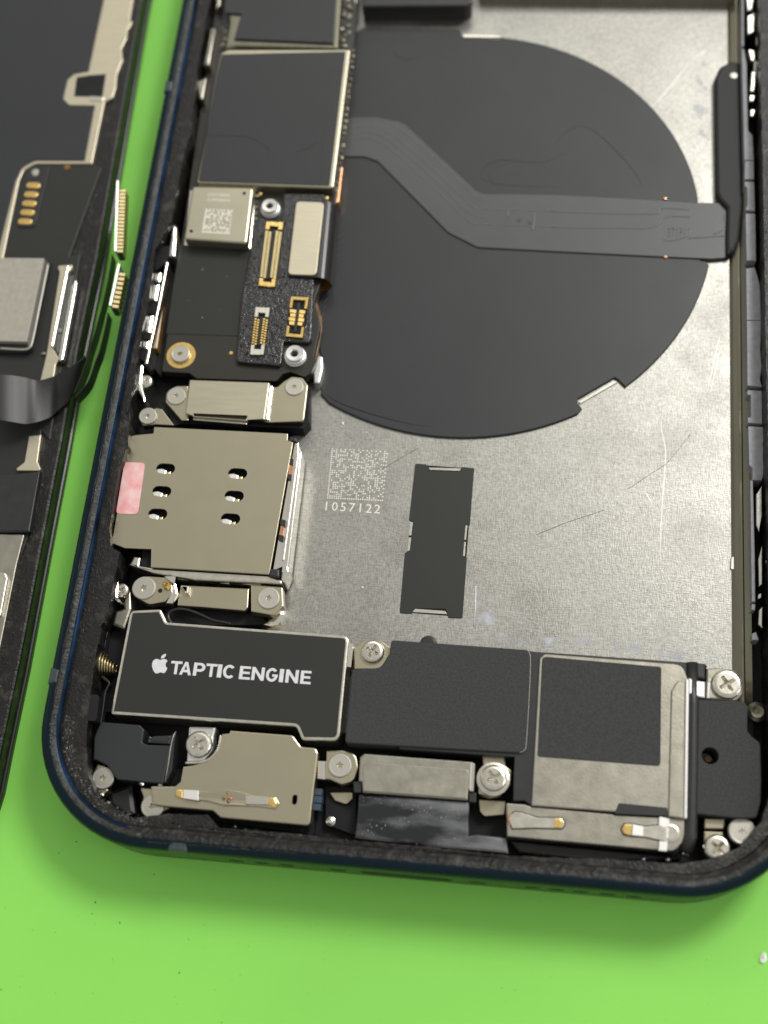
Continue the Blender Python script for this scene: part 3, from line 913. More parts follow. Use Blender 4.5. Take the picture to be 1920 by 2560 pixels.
for pts in ([(5.51, 80.31, 3.76), (7.15, 80.31, 3.76), (9.61, 80.3, 3.76), (11.0, 80.07, 3.76), (11.91, 79.37, 3.76), (12.27, 78.73, 3.76)], [(12.03, 79.54, 3.76), (13.1, 78.6, 3.76), (13.51, 77.49, 3.76), (13.35, 75.56, 3.76)], [(16.35, 78.4, 3.76), (17.88, 79.1, 3.76), (19.09, 80.28, 3.76)], [(19.25, 88.56, 3.76), (19.26, 83.55, 3.76), (19.61, 74.54, 3.76)]):
    tube('film_crease', spline(pts, 6), 0.045, 'crease', board, n=5, taper=lambda u: 0.3 + 0.7 * math.sin(math.pi * u))
sp = []
a_, b_ = (20.99, 94.27), (21.27, 74.35)
for k in range(24):
    t = k / 23
    sp.append((a_[0] + (b_[0] - a_[0]) * t + 0.12, a_[1] + (b_[1] - a_[1]) * t, 2.5, 0.26))
blobs('solder_row', sp, 'dull_steel', board, seed=9)
prism('copper_edge', [(21.31, 77.84), (21.58, 77.85), (21.63, 73.07, 0.2), (21.27, 72.66, 0.2), (21.26, 74.64)], 0.6, 2.0, 'copper', board, b=0.1)
sp = [((19.7, 98.47)[0] + RND.uniform(-0.8, 1.0), (19.7, 98.47)[1] + RND.uniform(-4, 7), 2.5, RND.uniform(0.12, 0.4)) for k in range(40)]
blobs('board_components', sp, 'dull_steel', board, seed=12)
sp = [((6.09, 96.5)[0] + RND.uniform(-1.2, 0.3), (6.09, 96.5)[1] + RND.uniform(-3, 4), 3.0, RND.uniform(0.12, 0.4)) for k in range(26)]
blobs('board_components', sp, 'dull_steel', board, seed=13)
# radio module with its etched code
sip = prism('radio_module', [(5.05, 73.03, 0.35), (12.06, 73.12, 0.35), (12.32, 65.7, 0.4), (5.13, 65.96, 0.4)], 2.65, 4.0, 'module', board, b=0.2)
prism('module_seat', [(4.31, 73.5), (12.02, 73.81), (12.47, 65.9), (4.8, 66.01)], 2.405, 2.66, 'chrome', board, b=0.1)
lettering('etched_code', 'G2C10640', *(6.96, 71.81), 0.50, 4.006, 'etch', board, 1.15)
lettering('etched_code', '1L9PS06D2', *(6.99, 71.11), 0.50, 4.006, 'etch', board, 1.15)
dot_grid('etched_dots', [(7.01, 70.1), (10.14, 70.04), (10.25, 66.77), (7.0, 66.86)], 15, 4.006, 'etch', board, 21, size=0.5)
for p in ((5.82, 67.01), (11.13, 72.3)):
    lathe('vent_hole', p, 4.001, [(0.21, 0.0), (0.2, 0.004)], 'dark', board, n=14)
sp = []
a_, b_ = (12.25, 73.84), (12.68, 66.08)
for k in range(11):
    t = k / 10
    sp.append((a_[0] + (b_[0] - a_[0]) * t, a_[1] + (b_[1] - a_[1]) * t, 2.6, 0.22))
blobs('solder_row', sp, 'chrome', board, seed=10)

# rough black gasket with the three sockets in it
gas = rounded([(12.92, 69.95), (15.61, 69.5), (15.31, 73.31), (20.04, 73.39), (20.68, 72.6), (20.84, 62.71), (20.14, 62.37), (20.37, 59.24), (20.69, 54.53, 0.2), (20.49, 54.23), (17.76, 54.13), (17.84, 51.19, 0.4), (12.88, 51.42, 0.5), (12.42, 59.0), (12.52, 64.27), (12.56, 69.53)])
gas2 = []
for i in range(len(gas)):
    p, q = Vector(gas[i]), Vector(gas[(i + 1) % len(gas)])
    m_ = max(1, int((q - p).length / 0.22))
    for k in range(m_):
        s = p.lerp(q, k / m_)
        gas2.append((s.x + RND.uniform(-0.035, 0.035), s.y + RND.uniform(-0.035, 0.035)))
gasket = prism('gasket', gas2, 2.405, 2.95, 'gasket', board, b=0.16, ready=True)
f_g = []
x0_, x1_ = min(p[0] for p in gas), max(p[0] for p in gas)
y0_, y1_ = min(p[1] for p in gas), max(p[1] for p in gas)


def inside(x, y, poly):
    c = False
    for i in range(len(poly)):
        (xa, ya), (xb, yb) = poly[i - 1], poly[i]
        if (ya > y) != (yb > y) and x < (xb - xa) * (y - ya) / (yb - ya) + xa:
            c = not c
    return c


gin = inset(gas, 0.2)
while len(f_g) < 620:
    x_, y_ = RND.uniform(x0_, x1_), RND.uniform(y0_, y1_)
    if inside(x_, y_, gin):
        f_g.append((x_, y_, 2.945, RND.choice((0.06, 0.09, 0.13))))
blobs('gasket_grains', f_g, 'gasket', board, seed=31)


def socket(quad, z, pins, shell, pin_mat, ends, bar='plastic', pin_w=(0.03, 0.37)):
    f = quad_map(quad)
    boxes('socket_base', [(sub(f, -0.04, -0.01, 1.04, 1.01), z - 0.35, z)], 'dark', board)
    its = []
    for (v0, v1) in ((0.0, ends), (1 - ends, 1.0)):
        its += [(sub(f, 0.02, v0, 0.24, v1), z, z + 0.30), (sub(f, 0.76, v0, 0.98, v1), z, z + 0.30)]
        e0, e1 = (v0, v0 + ends * 0.55) if v0 == 0 else (v1 - ends * 0.55, v1)
        its.append((sub(f, 0.24, e0, 0.76, e1), z, z + 0.27))
    boxes('socket_shell', its, shell, board, tilt=0.1)
    boxes('socket_rib', [(sub(f, 0.43, ends, 0.57, 1 - ends), z, z + 0.22)], bar, board)
    P_ = []
    for side in (0, 1):
        for k in range(pins):
            v = ends + 0.02 + (1 - 2 * ends - 0.04) * (k + 0.2) / pins
            dv = (1 - 2 * ends - 0.04) * 0.55 / pins
            a, b = pin_w if side == 0 else (1 - pin_w[1], 1 - pin_w[0])
            m = (a + b) / 2
            P_.append((sub(f, a, v, m - 0.02, v + dv), z, z + 0.26))
            P_.append((sub(f, m + 0.02, v + dv * 0.5, b, v + dv * 1.5), z, z + 0.20))
    boxes('socket_pins', P_, pin_mat, board, kind='stuff', tilt=0.13)


socket([(13.93, 69.13), (15.91, 69.15), (16.01, 60.77), (14.15, 60.83)], 2.96, 24, 'gold', 'pale_gold', 0.115)
socket([(14.19, 58.08), (15.79, 58.09), (15.85, 52.32), (14.37, 52.24)], 2.96, 10, 'frost', 'gold', 0.2)
qb = [(17.94, 59.61), (19.88, 59.58), (19.81, 54.59), (17.98, 54.68)]
fb = quad_map(qb)
boxes('socket_base', [(sub(fb, -0.05, -0.02, 1.05, 1.02), 2.6, 2.96)], 'dark', board)
boxes('socket_shell', [(sub(fb, 0.0, 0.0, 1.0, 0.07), 2.96, 3.25), (sub(fb, 0.0, 0.93, 1.0, 1.0), 2.96, 3.25), (sub(fb, 0.0, 0.07, 0.14, 0.28), 2.96, 3.25), (sub(fb, 0.86, 0.07, 1.0, 0.28), 2.96, 3.25),
                       (sub(fb, 0.0, 0.74, 0.14, 0.93), 2.96, 3.25), (sub(fb, 0.86, 0.74, 1.0, 0.93), 2.96, 3.25)], 'gold', board)
boxes('socket_rib', [(sub(fb, 0.42, 0.14, 0.58, 0.86), 2.96, 3.14)], 'plastic', board)
boxes('socket_pins', [(sub(fb, 0.04 + 0.06 * (k % 2), 0.32 + 0.1 * k, 0.40, 0.40 + 0.1 * k), 2.96, 3.2) for k in range(4)] + [(sub(fb, 0.60, 0.32 + 0.1 * k, 0.92 - 0.06 * (k % 2), 0.40 + 0.1 * k), 2.96, 3.2) for k in range(4)], 'gold', board, kind='stuff', tilt=0.13)

# folded flex with its pale stiffener
f0 = [(16.98, 72.19), (20.43, 72.12), (20.75, 62.18), (17.16, 62.21)]
prism('folded_flex', [f0[0] + (0.4,), f0[1], f0[2], f0[3] + (0.4,)], 3.0, 3.24, 'flex_black', board, b=0.04)
prism('stiffener', [(17.07, 71.91, 0.5), (20.2, 71.9, 0.5), (20.43, 62.36, 0.55), (17.29, 62.34, 0.55)], 3.242, 3.38, 'cream', board, b=0.04)
top_, bot_ = Vector(f0[1]), Vector(f0[2])
for nm, r_, mt in (('flex_bend', 1.45, 'flex_black'), ('flex_lining', 1.38, 'amber')):
    ca, cb = [], []
    for k in range(15):
        a = math.radians(90 - 190 * k / 14)
        dx, dz = r_ * 0.92 * math.cos(a), r_ * math.sin(a)
        ca.append((top_.x + dx - 0.1, top_.y, 1.78 + dz))
        cb.append((bot_.x + dx - 0.1, bot_.y, 1.78 + dz))
    sheet(nm, ca, cb, 0.05 if mt == 'flex_black' else 0.02, mt, board)
# stand-offs, screw and test pads
for p, r_ in (((14.08, 71.22), 1.08), ((19.18, 52.58), 1.15)):
    lathe('standoff', p, 2.41, [(r_ * 1.05, 0), (r_ * 1.05, 0.25), (r_ * 0.98, 0.3), (r_ * 0.98, 0.55), (r_ * 0.86, 0.6), (r_ * 0.86, 0.95), (r_ * 0.78, 1.03), (r_ * 0.42, 1.0), (r_ * 0.34, 0.9), (r_ * 0.3, 0.25)], 'washer', board)
    lathe('thread_hole', p, 2.65, [(r_ * 0.29, 0), (r_ * 0.29, 0.02)], 'dark', board, n=12)
ps_ = (6.61, 52.17)
lathe('gold_ring', ps_, 2.41, [(1.62, 0), (1.6, 0.05), (1.0, 0.06)], 'gold', board, n=32)
screw(ps_, 2.44, 1.05, board, 'star', 0.42, 0.3)
for p in ((12.71, 73.06), (20.42, 72.79), (12.07, 52.73)):
    lathe('test_pad', p, 2.4 if p[1] < 70 else 2.9, [(0.22, 0), (0.2, 0.09), (0.1, 0.1)], 'gold', board, n=12)
prism('board_lug', [(21.33, 53.47, 0.2), (21.94, 53.35, 0.3), (22.17, 51.89), (21.99, 49.98, 0.3), (21.33, 50.09), (21.13, 51.25)], 0.0, 1.6, 'washer', board, b=0.2)

sp = [(*p, 2.47, r_) for p, r_ in (((7.39, 63.02), 0.06), ((7.41, 63.33), 0.04), ((8.27, 56.95), 0.05), ((10.24, 62.29), 0.03), ((6.35, 59.0), 0.03), ((10.05, 57.96), 0.03))]
blobs('lint_specks', sp, 'lint', board, seed=77)

# ------------------------------------------------------------------ connector cover under the board
cover = prism('connector_cover', [(8.22, 48.88, 0.1), (16.93, 49.03, 0.15), (16.95, 44.61, 0.1), (15.19, 44.88), (15.11, 44.37), (9.26, 44.49), (9.18, 44.81), (8.39, 44.81, 0.1)], 2.55, 3.2, 'cover_nickel', phone, b=0.12)
prism('cover_foot', [(16.8, 48.62), (17.76, 48.84), (18.35, 49.54, 0.3), (19.11, 50.12, 0.4), (20.25, 50.07, 0.5), (20.96, 49.18, 0.4), (21.02, 44.92, 0.4), (17.4, 44.57, 0.2), (16.64, 44.64)], 2.3, 2.7, 'olive', cover, b=0.1)
prism('cover_ear', [(8.05, 48.41), (6.68, 48.33, 0.9), (5.72, 47.6, 0.9), (5.87, 46.35, 0.5), (7.95, 44.28), (8.68, 44.33)], 2.3, 2.65, 'olive', cover, b=0.1)
prism('cover_step', [(16.81, 49.05), (17.33, 48.74), (17.4, 44.67), (16.9, 44.67)], 2.4, 3.02, 'chrome', cover, b=0.25)
prism('cover_lip', [(9.15, 44.59), (15.04, 44.48), (15.09, 44.12), (9.19, 44.3)], 2.0, 2.85, 'steel', cover, b=0.2)
screw((6.94, 47.09), 2.66, 1.03, cover, 'star', 0.14, 0.2)
screw((19.54, 48.86), 2.71, 1.0, cover, 'star', 0.14, 0.9)
prism('cover_base', [(5.22, 46.7), (7.04, 43.97), (7.91, 44.27), (20.89, 44.45), (21.46, 45.31), (21.0, 49.27), (17.81, 47.41), (8.12, 46.86)], 0.0, 1.9, 'dark', cover, b=0.1)
side_lug = prism('side_lug', [(4.87, 45.65, 0.3), (5.61, 45.53), (7.25, 43.69), (5.19, 43.69), (3.78, 43.44, 0.3), (3.34, 44.24, 0.3)], 1.5, 2.6, 'olive', phone, b=0.1)
screw((4.26, 44.54), 2.62, 0.98, side_lug, 'star', 0.22, 0.5)

# ------------------------------------------------------------------ card reader
ZS = 3.3
slots = [(7.33, 38.38), (7.34, 35.82), (7.32, 33.3), (14.97, 38.3), (14.96, 35.78), (14.93, 33.26)]
HOLES = [stadium(x, y, 2.02, 1.16) for x, y in slots]
reader = prism('card_reader', [(5.32, 43.06), (19.64, 43.13), (19.67, 42.39), (20.29, 42.17), (19.7, 28.08), (19.63, 27.6), (7.54, 27.54), (7.27, 29.45), (4.51, 29.37), (3.08, 29.8, 0.5), (2.86, 41.9, 0.7), (5.37, 42.31)], 3.06, 3.3, 'olive', phone, b=0.05, holes=HOLES)
prism('reader_body', [(4.9, 42.55), (20.27, 42.49), (20.23, 27.6), (6.36, 27.54), (5.93, 30.1), (3.45, 29.93), (2.84, 42.09)], 0.0, 2.2, 'dark', reader, b=0)
for (x, y) in slots:
    prism('contact', [(x - 1.05, y - 0.62, 0.25), (x + 0.08, y - 0.75, 0.2), (x + 0.12, y - 0.08, 0.2), (x - 0.5, y + 0.1, 0.2), (x - 1.05, y + 0.0, 0.2)], 2.4, 3.12, 'blade', reader, b=0.2)
    prism('contact_tip', [(x + 0.1, y - 0.75), (x + 0.45, y - 0.65), (x + 0.5, y - 0.1), (x + 0.15, y - 0.15)], 2.4, 2.9, 'pale_gold', reader, b=0.1)
prism('label', [(2.85, 38.82, 0.35), (5.08, 38.88, 0.45), (5.27, 33.12, 0.45), (2.96, 33.03, 0.4)], 3.302, 3.34, 'pink', reader, b=0.01, label='pink water indicator label')
prism('side_rail', [(20.27, 42.32), (20.66, 42.51), (21.26, 41.26, 0.2), (21.33, 39.67), (21.42, 28.63), (21.54, 28.2), (21.21, 26.84, 0.2), (20.79, 27.4), (20.78, 28.59), (19.78, 28.07)], 0.4, 2.9, 'chrome', reader, b=0.15)
prism('side_rail', [(20.44, 42.26), (20.84, 42.29), (21.03, 40.7), (20.95, 29.27), (20.67, 29.25)], 2.6, 3.05, 'steel', reader, b=0.1)
for q in ([(20.14, 40.38), (20.59, 40.3), (20.63, 37.97), (20.14, 38.09)], [(20.07, 33.6), (20.55, 33.51), (20.59, 31.28), (20.1, 31.39)]):
    f_ = quad_map(q)
    boxes('clip', [(sub(f_, 0, 0, 1, 0.28), 2.9, 3.22), (sub(f_, 0, 0.76, 1, 1), 2.9, 3.22)], 'plastic', reader)
    boxes('clip_spring', [(sub(f_, 0.1, 0.28, 0.8, 0.76), 2.9, 3.08)], 'copper', reader)
for q in ([(19.86, 42.91, 0.2), (20.54, 42.76, 0.3), (20.75, 42.25), (19.79, 42.27)], [(19.68, 28.23), (20.6, 28.22, 0.2), (20.71, 27.34, 0.2), (19.66, 27.41)]):
    prism('corner_clip', q, 2.4, 3.28, 'plastic', reader, b=0.15)
prism('front_rail', [(5.48, 28.67), (6.21, 28.64), (6.22, 27.74), (7.55, 27.61), (19.47, 27.68), (20.96, 27.19), (21.0, 26.83), (12.03, 26.65), (7.63, 27.09), (5.13, 27.74)], 0.8, 2.9, 'steel', reader, b=0.2)
for k in range(6):
    t = k / 6
    a_, b_ = (8.56, 27.16), (18.26, 27.09)
    x_, y_ = a_[0] + (b_[0] - a_[0]) * t, a_[1] + (b_[1] - a_[1]) * t
    boxes('reader_finger', [([(x_, y_ - 0.35), (x_ + 2.1, y_ - 0.5), (x_ + 2.1, y_ + 0.1), (x_, y_ + 0.2)], 0.5, 2.0 + 0.2 * (k % 2))], 'olive' if k % 2 else 'dark', reader)
prism('reader_tab', [(5.42, 28.66), (6.18, 28.65), (6.06, 27.65), (5.16, 27.78)], 1.6, 2.8, 'chrome', reader, b=0.15)

# ------------------------------------------------------------------ bracket between reader and vibration motor
brk = prism('ground_bracket', [(10.64, 26.22), (15.04, 26.29)] + [(17.61, 26.34), (17.76, 24.34), (17.46, 23.98), (12.9, 24.06)] + [(10.57, 24.05), (10.51, 25.17)], 1.6, 2.2, 'olive', phone, b=0.12)
prism('bracket_pad', [(6.99, 26.79, 0.9), (9.69, 26.8), (10.02, 25.13), (9.39, 24.23, 0.3), (7.79, 23.81, 0.9), (5.87, 24.71, 0.9), (5.75, 25.94, 0.6)], 1.4, 2.6, 'olive', brk, b=0.12)
screw((7.01, 25.48), 2.61, 1.2, brk, 'star', 0.16, 0.7)
prism('bracket_pad', [(17.77, 26.66), (21.04, 26.64, 0.3), (21.37, 24.63), (20.54, 23.61, 0.6), (18.17, 23.86)], 1.2, 2.5, 'olive', brk, b=0.12)
screw((19.78, 25.34), 2.51, 1.12, brk, 'star', 0.16, 0.1)
prism('bracket_corner', [(20.37, 23.87), (21.21, 25.14), (21.46, 24.07), (21.07, 22.96, 0.6), (20.06, 22.64, 0.6), (19.1, 22.82)], 0.0, 1.6, 'chrome', brk, b=0.5)
prism('spring_tab', [(9.4, 26.68), (9.92, 26.68), (9.92, 25.08), (9.5, 24.0), (10.27, 24.0), (10.65, 25.08), (10.28, 26.15)], 2.2, 2.85, 'chrome', brk, b=0.2)
prism('spring_tab', [(10.75, 26.03), (11.65, 26.01), (11.66, 25.18), (11.3, 25.18), (11.27, 25.76), (10.74, 25.72)], 2.1, 2.8, 'chrome', brk, b=0.15)
blobs('gold_spring', [(*(9.02, 26.03), 2.7, 0.3), (*(9.39, 25.63), 2.7, 0.32), (*(9.52, 25.95), 2.75, 0.26)], 'gold', brk, kind=None)
prism('bracket_hole', circle(*(8.71, 25.34), 0.24, 12), 2.6, 2.606, 'dark', brk, b=0, ready=True)
tube('cable_loop', spline([(10.25, 22.27, 1.9), (9.81, 22.78, 1.9), (9.78, 23.32, 1.9), (10.49, 23.74, 1.9), (11.56, 23.75, 1.9), (12.92, 23.37, 1.9), (14.3, 22.86, 1.9), (15.49, 22.71, 1.9)] + [(16.24, 22.58, 1.9)], 6), 0.17, 'flex_black', brk, n=8)
prism('cavity_shade_floor', [(8.98, 24.04), (15.06, 24.22)] + [(18.79, 24.13), (19.87, 23.11), (12.82, 22.6)] + [(9.22, 22.58)], -0.3, 0.8, 'dark', brk, b=0)  # dark block added so the gap by the bracket reads as shaded
prism('side_bracket', [(5.56, 25.37, 0.3), (6.03, 23.33), (5.69, 21.13, 0.2), (4.32, 21.51, 0.2), (4.42, 22.97), (5.2, 23.27), (5.07, 24.72)], 0.2, 2.4, 'dull_steel', brk, b=0.25)
prism('side_bracket', [(4.06, 26.6, 0.3), (4.44, 26.13), (4.74, 24.07), (5.22, 23.74), (5.03, 23.49, 0.2), (4.21, 24.04), (4.0, 25.24)], 1.2, 3.2, 'chrome', brk, b=0.3)
screw((4.85, 25.03), 2.5, 0.75, brk, 'cross', 0.6, 0.2)

# ------------------------------------------------------------------ vibration motor with its lettering
ZT = 3.6
mot_pts = rounded([(6.32, 22.79, 0.5), (9.36, 23.14, 0.35), (10.18, 21.87, 0.35)] + [(28.38, 21.78, 0.7), (28.52, 11.52, 0.8), (24.96, 11.3, 0.5), (24.27, 12.55, 0.5)] + [(6.13, 12.32, 0.35)])
motor = prism('vibration_motor', mot_pts, 0.4, ZT, 'steel', phone, b=0.16, ready=True)
prism('motor_label', inset(mot_pts, 0.30), ZT + 0.002, ZT + 0.05, 'film_dark', motor, b=0.02, ready=True, label='black label with white capital lettering')
def ell(cx, cy, rx, ry, a0, a1, n=12):
    return [(cx + rx * math.cos(math.radians(a0 + (a1 - a0) * i / n)), cy + ry * math.sin(math.radians(a0 + (a1 - a0) * i / n))) for i in range(n + 1)]


GLYPH = {
    'T': (0.86, [[(0, 1), (0, .81), (.32, .81), (.32, 0), (.54, 0), (.54, .81), (.86, .81), (.86, 1)]]),
    'A': (0.95, [[(0, 0), (.36, 1), (.59, 1), (.95, 0), (.72, 0), (.65, .21), (.30, .21), (.23, 0)], [(.36, .39), (.475, .74), (.59, .39)]]),
    'P': (0.76, [[(.22, 0), (0, 0), (0, 1), (.43, 1)] + ell(.43, .665, .33, .335, 90, -90) + [(.22, .33)], [(.22, .52), (.22, .82)] + ell(.40, .67, .15, .15, 90, -90, 8)]),
    'I': (0.22, [[(0, 0), (0, 1), (.22, 1), (.22, 0)]]),
    'C': (0.90, [ell(.47, .5, .47, .52, 42, 318, 22) + ell(.47, .5, .25, .32, 314, 46, 18)]),
    'E': (0.72, [[(0, 0), (0, 1), (.70, 1), (.70, .82), (.22, .82), (.22, .595), (.66, .595), (.66, .42), (.22, .42), (.22, .18), (.72, .18), (.72, 0)]]),
    'N': (0.86, [[(0, 0), (0, 1), (.2, 1), (.64, .37), (.64, 1), (.86, 1), (.86, 0), (.66, 0), (.22, .64), (.22, 0)]]),
    'G': (0.94, [ell(.47, .5, .47, .52, 40, 352, 22) + [(.94, .55), (.50, .55), (.50, .38), (.70, .37)] + ell(.47, .5, .25, .32, 332, 44, 18)]),
}
t0, t2, b1_ = (11.19, 17.97), (11.59, 16.67), (24.45, 16.7)
base_y, cap = (t2[1] + b1_[1]) / 2, t0[1] - t2[1]
for ch, xa, xb in (('T', (11.3, 17.32)[0], (12.41, 17.32)[0]),
                   ('A', (12.23, 17.32)[0], (13.41, 17.32)[0]),
                   ('P', (13.58, 17.32)[0], (14.74, 17.33)[0]),
                   ('T', (14.81, 17.33)[0], (15.89, 17.33)[0]),
                   ('I', (15.95, 17.33)[0], (16.38, 17.33)[0]),
                   ('C', (16.51, 17.33)[0], (17.69, 17.33)[0]),
                   ('E', (18.13, 17.33)[0], (19.23, 17.33)[0]),
                   ('N', (19.34, 17.33)[0], (20.58, 17.33)[0]),
                   ('G', (20.74, 17.33)[0], (21.9, 17.34)[0]),
                   ('I', (22.05, 17.34)[0], (22.46, 17.34)[0]),
                   ('N', (22.67, 17.34)[0], (23.91, 17.34)[0]),
                   ('E', (24.12, 17.34)[0], (25.15, 17.34)[0])):
    gw, loops = GLYPH[ch]
    flat = [p for lp in loops for p in lp]
    tri = tessellate_polygon([[Vector((p[0], p[1], 0)) for p in lp] for lp in loops])
    fs = []
    for t in tri:
        a, b, c = (Vector(flat[k]) for k in t)
        cr_ = (b.x - a.x) * (c.y - a.y) - (b.y - a.y) * (c.x - a.x)
        fs.append(tuple(t) if cr_ > 0 else tuple(t)[::-1])
    bare('letter', [(xa + x / gw * (xb - xa), base_y + y * cap, ZT + 0.056) for x, y in flat], fs, 'white', motor)
logo = [(10.15, 17.97), (9.93, 18.06), (9.65, 18.03), (9.47, 17.85), (9.42, 17.57), (9.47, 17.27), (9.6, 16.96), (9.8, 16.71), (10.0, 16.61), (10.18, 16.67), (10.33, 16.75), (10.5, 16.76), (10.7, 16.69), (10.85, 16.8), (10.96, 17.07), (10.98, 17.24), (10.84, 17.35), (10.77, 17.52), (10.77, 17.72), (10.9, 17.94), (10.73, 18.09), (10.51, 18.12), (10.31, 18.04)]
prism('logo', logo, ZT + 0.05, ZT + 0.056, 'white', motor, b=0)
prism('logo', [(10.2, 18.14), (10.22, 18.35), (10.36, 18.54), (10.65, 18.66), (10.65, 18.45), (10.52, 18.25), (10.36, 18.15)], ZT + 0.05, ZT + 0.056, 'white', motor, b=0)
prism('motor_tab', [(28.24, 21.29), (28.79, 21.25), (28.79, 18.84), (28.29, 18.86)], 1.2, 2.8, 'chrome', motor, b=0.15)
prism('motor_tab', [(28.93, 20.96, 0.15), (29.36, 20.93, 0.2), (29.38, 19.89, 0.2), (28.98, 19.86, 0.15)], 1.5, 2.5, 'chrome', motor, b=0.2)
# coiled grounding spring and what surrounds it
hel = []
c_ = (4.63, 17.43)
for k in range(150):
    t = k / 149
    a = 2 * math.pi * 7 * t
    r_ = 1.30 * (1 - 0.70 * t)
    hel.append((c_[0] - 1.0 + 1.75 * t, c_[1] + 0.2 - 0.55 * t + r_ * math.cos(a), 2.0 + r_ * math.sin(a)))
spring = tube('ground_spring', hel, 0.15, 'brass', phone, n=6)
prism('cavity_shade_floor', [(3.05, 21.29), (3.55, 21.21), (5.44, 21.34), (5.94, 13.12), (4.32, 13.0)], -0.3, 1.0, 'dark', spring, b=0)
prism('edge_strip', [(3.8, 21.08), (3.96, 21.09), (3.96, 18.36), (4.12, 16.5), (5.0, 15.87), (5.11, 15.54), (4.86, 14.71), (5.01, 10.41), (4.84, 10.39), (4.66, 14.81), (4.94, 15.64), (4.0, 16.2), (3.79, 18.35)], 1.2, 2.2, 'plastic', spring, b=0.05)
for q in ([(3.64, 20.62, 0.2), (4.06, 20.54, 0.2), (4.07, 18.88), (3.64, 19.32)], [(3.62, 13.76, 0.6), (4.95, 14.03, 0.4), (5.2, 11.39, 0.4), (3.83, 11.4, 0.6)]):
    prism('ledge_notch', q, 3.2, 4.39, 'dark', ledge, b=0)

# ------------------------------------------------------------------ left lower corner: antenna block
ant = prism('antenna_block', [(5.22, 11.58, 0.2), (9.06, 11.59, 0.3), (9.56, 11.21, 0.2), (9.59, 9.93, 0.2), (10.17, 9.76), (12.42, 9.87), (12.27, 6.25, 0.15), (7.77, 6.26, 0.3), (7.15, 6.87, 0.5), (6.53, 7.53, 0.4), (5.32, 7.93, 0.2), (5.13, 7.91), (4.82, 10.0), (5.0, 10.91)], 0.6, 3.2, 'film', phone, b=0.12)
prism('antenna_flap', [(12.33, 10.91), (12.67, 11.27, 0.1), (12.71, 9.94), (12.87, 7.53, 0.1), (12.45, 6.3), (12.4, 8.37), (12.32, 9.91)], 1.5, 3.2, 'plastic', ant, b=0.04)
tube('flap_edge', [(12.7, 11.23, 3.25), (12.48, 10.6, 3.25), (12.43, 9.48, 3.25), (12.45, 8.16, 3.25), (12.42, 6.41, 3.25)], 0.05, 'frost', ant, n=5)
prism('antenna_nub', [(10.5, 10.72, 0.2), (12.33, 10.95, 0.2), (12.32, 9.95), (10.22, 9.95), (10.18, 10.56)], 2.0, 3.05, 'plastic', ant, b=0.3)
prism('antenna_clip', [(10.02, 10.68, 0.1), (10.43, 10.6, 0.1), (10.42, 9.98), (10.07, 10.01)], 2.2, 3.0, 'blue_part', ant, b=0.2)
lugA = prism('screw_lug', [(5.31, 7.78, 0.2), (6.14, 7.7, 0.2), (6.36, 7.03), (6.91, 5.22, 0.2), (6.32, 4.73, 0.3), (5.67, 4.84, 0.2), (5.45, 5.75), (5.14, 6.83)], 1.0, 2.5, 'olive', ant, b=0.2)
screw((6.25, 6.36), 2.52, 1.08, ant, 'star', 0.3, 0.3)
prism('screw_lug', [(9.85, 5.84, 0.2), (12.32, 5.9, 0.1), (13.32, 4.23), (12.65, 3.85), (12.17, 3.38, 0.5), (10.87, 3.17, 0.6), (10.35, 3.88, 0.4), (10.34, 4.96)], 1.0, 2.5, 'olive', ant, b=0.15)
screw((11.45, 4.13), 2.52, 1.12, ant, 'star', 0.28, 1.0)
for p, r_ in (((9.99, 6.18), 0.32), ((11.79, 6.17), 0.3), ((6.32, 4.88), 0.3), ((7.08, 4.13), 0.25)):
    lathe('solder_bead', p, 2.3, [(r_, 0), (r_ * 0.8, 0.3), (r_ * 0.3, 0.42)], 'chrome', ant, n=10)
prism('cavity_shade_floor', [(6.28, 5.38, 0.4), (8.72, 6.46), (9.58, 3.46), (8.51, 3.05, 0.8), (6.76, 3.99)], -0.3, 1.2, 'plastic', ant, b=0.5)

# ------------------------------------------------------------------ microphone bracket with spring contacts
mic = prism('microphone_bracket', [(17.87, 11.78), (23.95, 11.8, 0.4), (24.9, 10.77, 0.4), (26.27, 10.77, 0.45), (26.56, 10.33, 0.2), (26.56, 3.54, 0.45), (18.09, 3.57, 0.2), (17.33, 4.11, 0.2), (13.03, 4.13), (11.56, 4.25), (11.06, 5.93), (13.38, 6.12), (13.84, 6.59), (13.87, 8.01), (14.63, 8.16), (16.02, 8.63, 0.6), (16.97, 9.8, 0.6), (17.12, 11.26), (17.19, 11.4), (17.85, 11.51)], 1.2, 3.1, 'olive', phone, b=0.14,
            holes=[stadium(*(24.87, 5.81), 0.48, 0.95)])
prism('screw_ear', [(13.71, 11.95, 0.2), (16.42, 12.09, 0.2), (16.33, 11.17), (16.38, 9.83, 0.9), (15.61, 8.56, 0.9), (14.04, 8.38), (13.87, 9.97)], 1.2, 2.7, 'washer', mic, b=0.25)
screw((15.03, 10.26), 2.71, 1.28, mic, 'cross', 0.5, 0.25)
tube('ear_ridge', spline([(17.01, 11.28, 2.95), (17.0, 10.17, 2.95), (16.47, 9.13, 2.95), (15.54, 8.59, 2.95), (14.0, 8.38, 2.95)], 6), 0.13, 'steel', mic, n=8)
prism('screw_ear', [(26.46, 9.76), (27.29, 9.78), (27.22, 10.71), (28.67, 10.9, 0.8), (30.08, 10.66, 0.9), (30.43, 9.37, 0.9), (30.07, 8.04, 0.8), (29.01, 7.65, 0.6), (27.87, 8.03), (26.6, 8.06)], 1.2, 2.4, 'olive', mic, b=0.15)
screw((28.67, 9.42), 2.41, 1.12, mic, 'star', 0.16, 0.4)
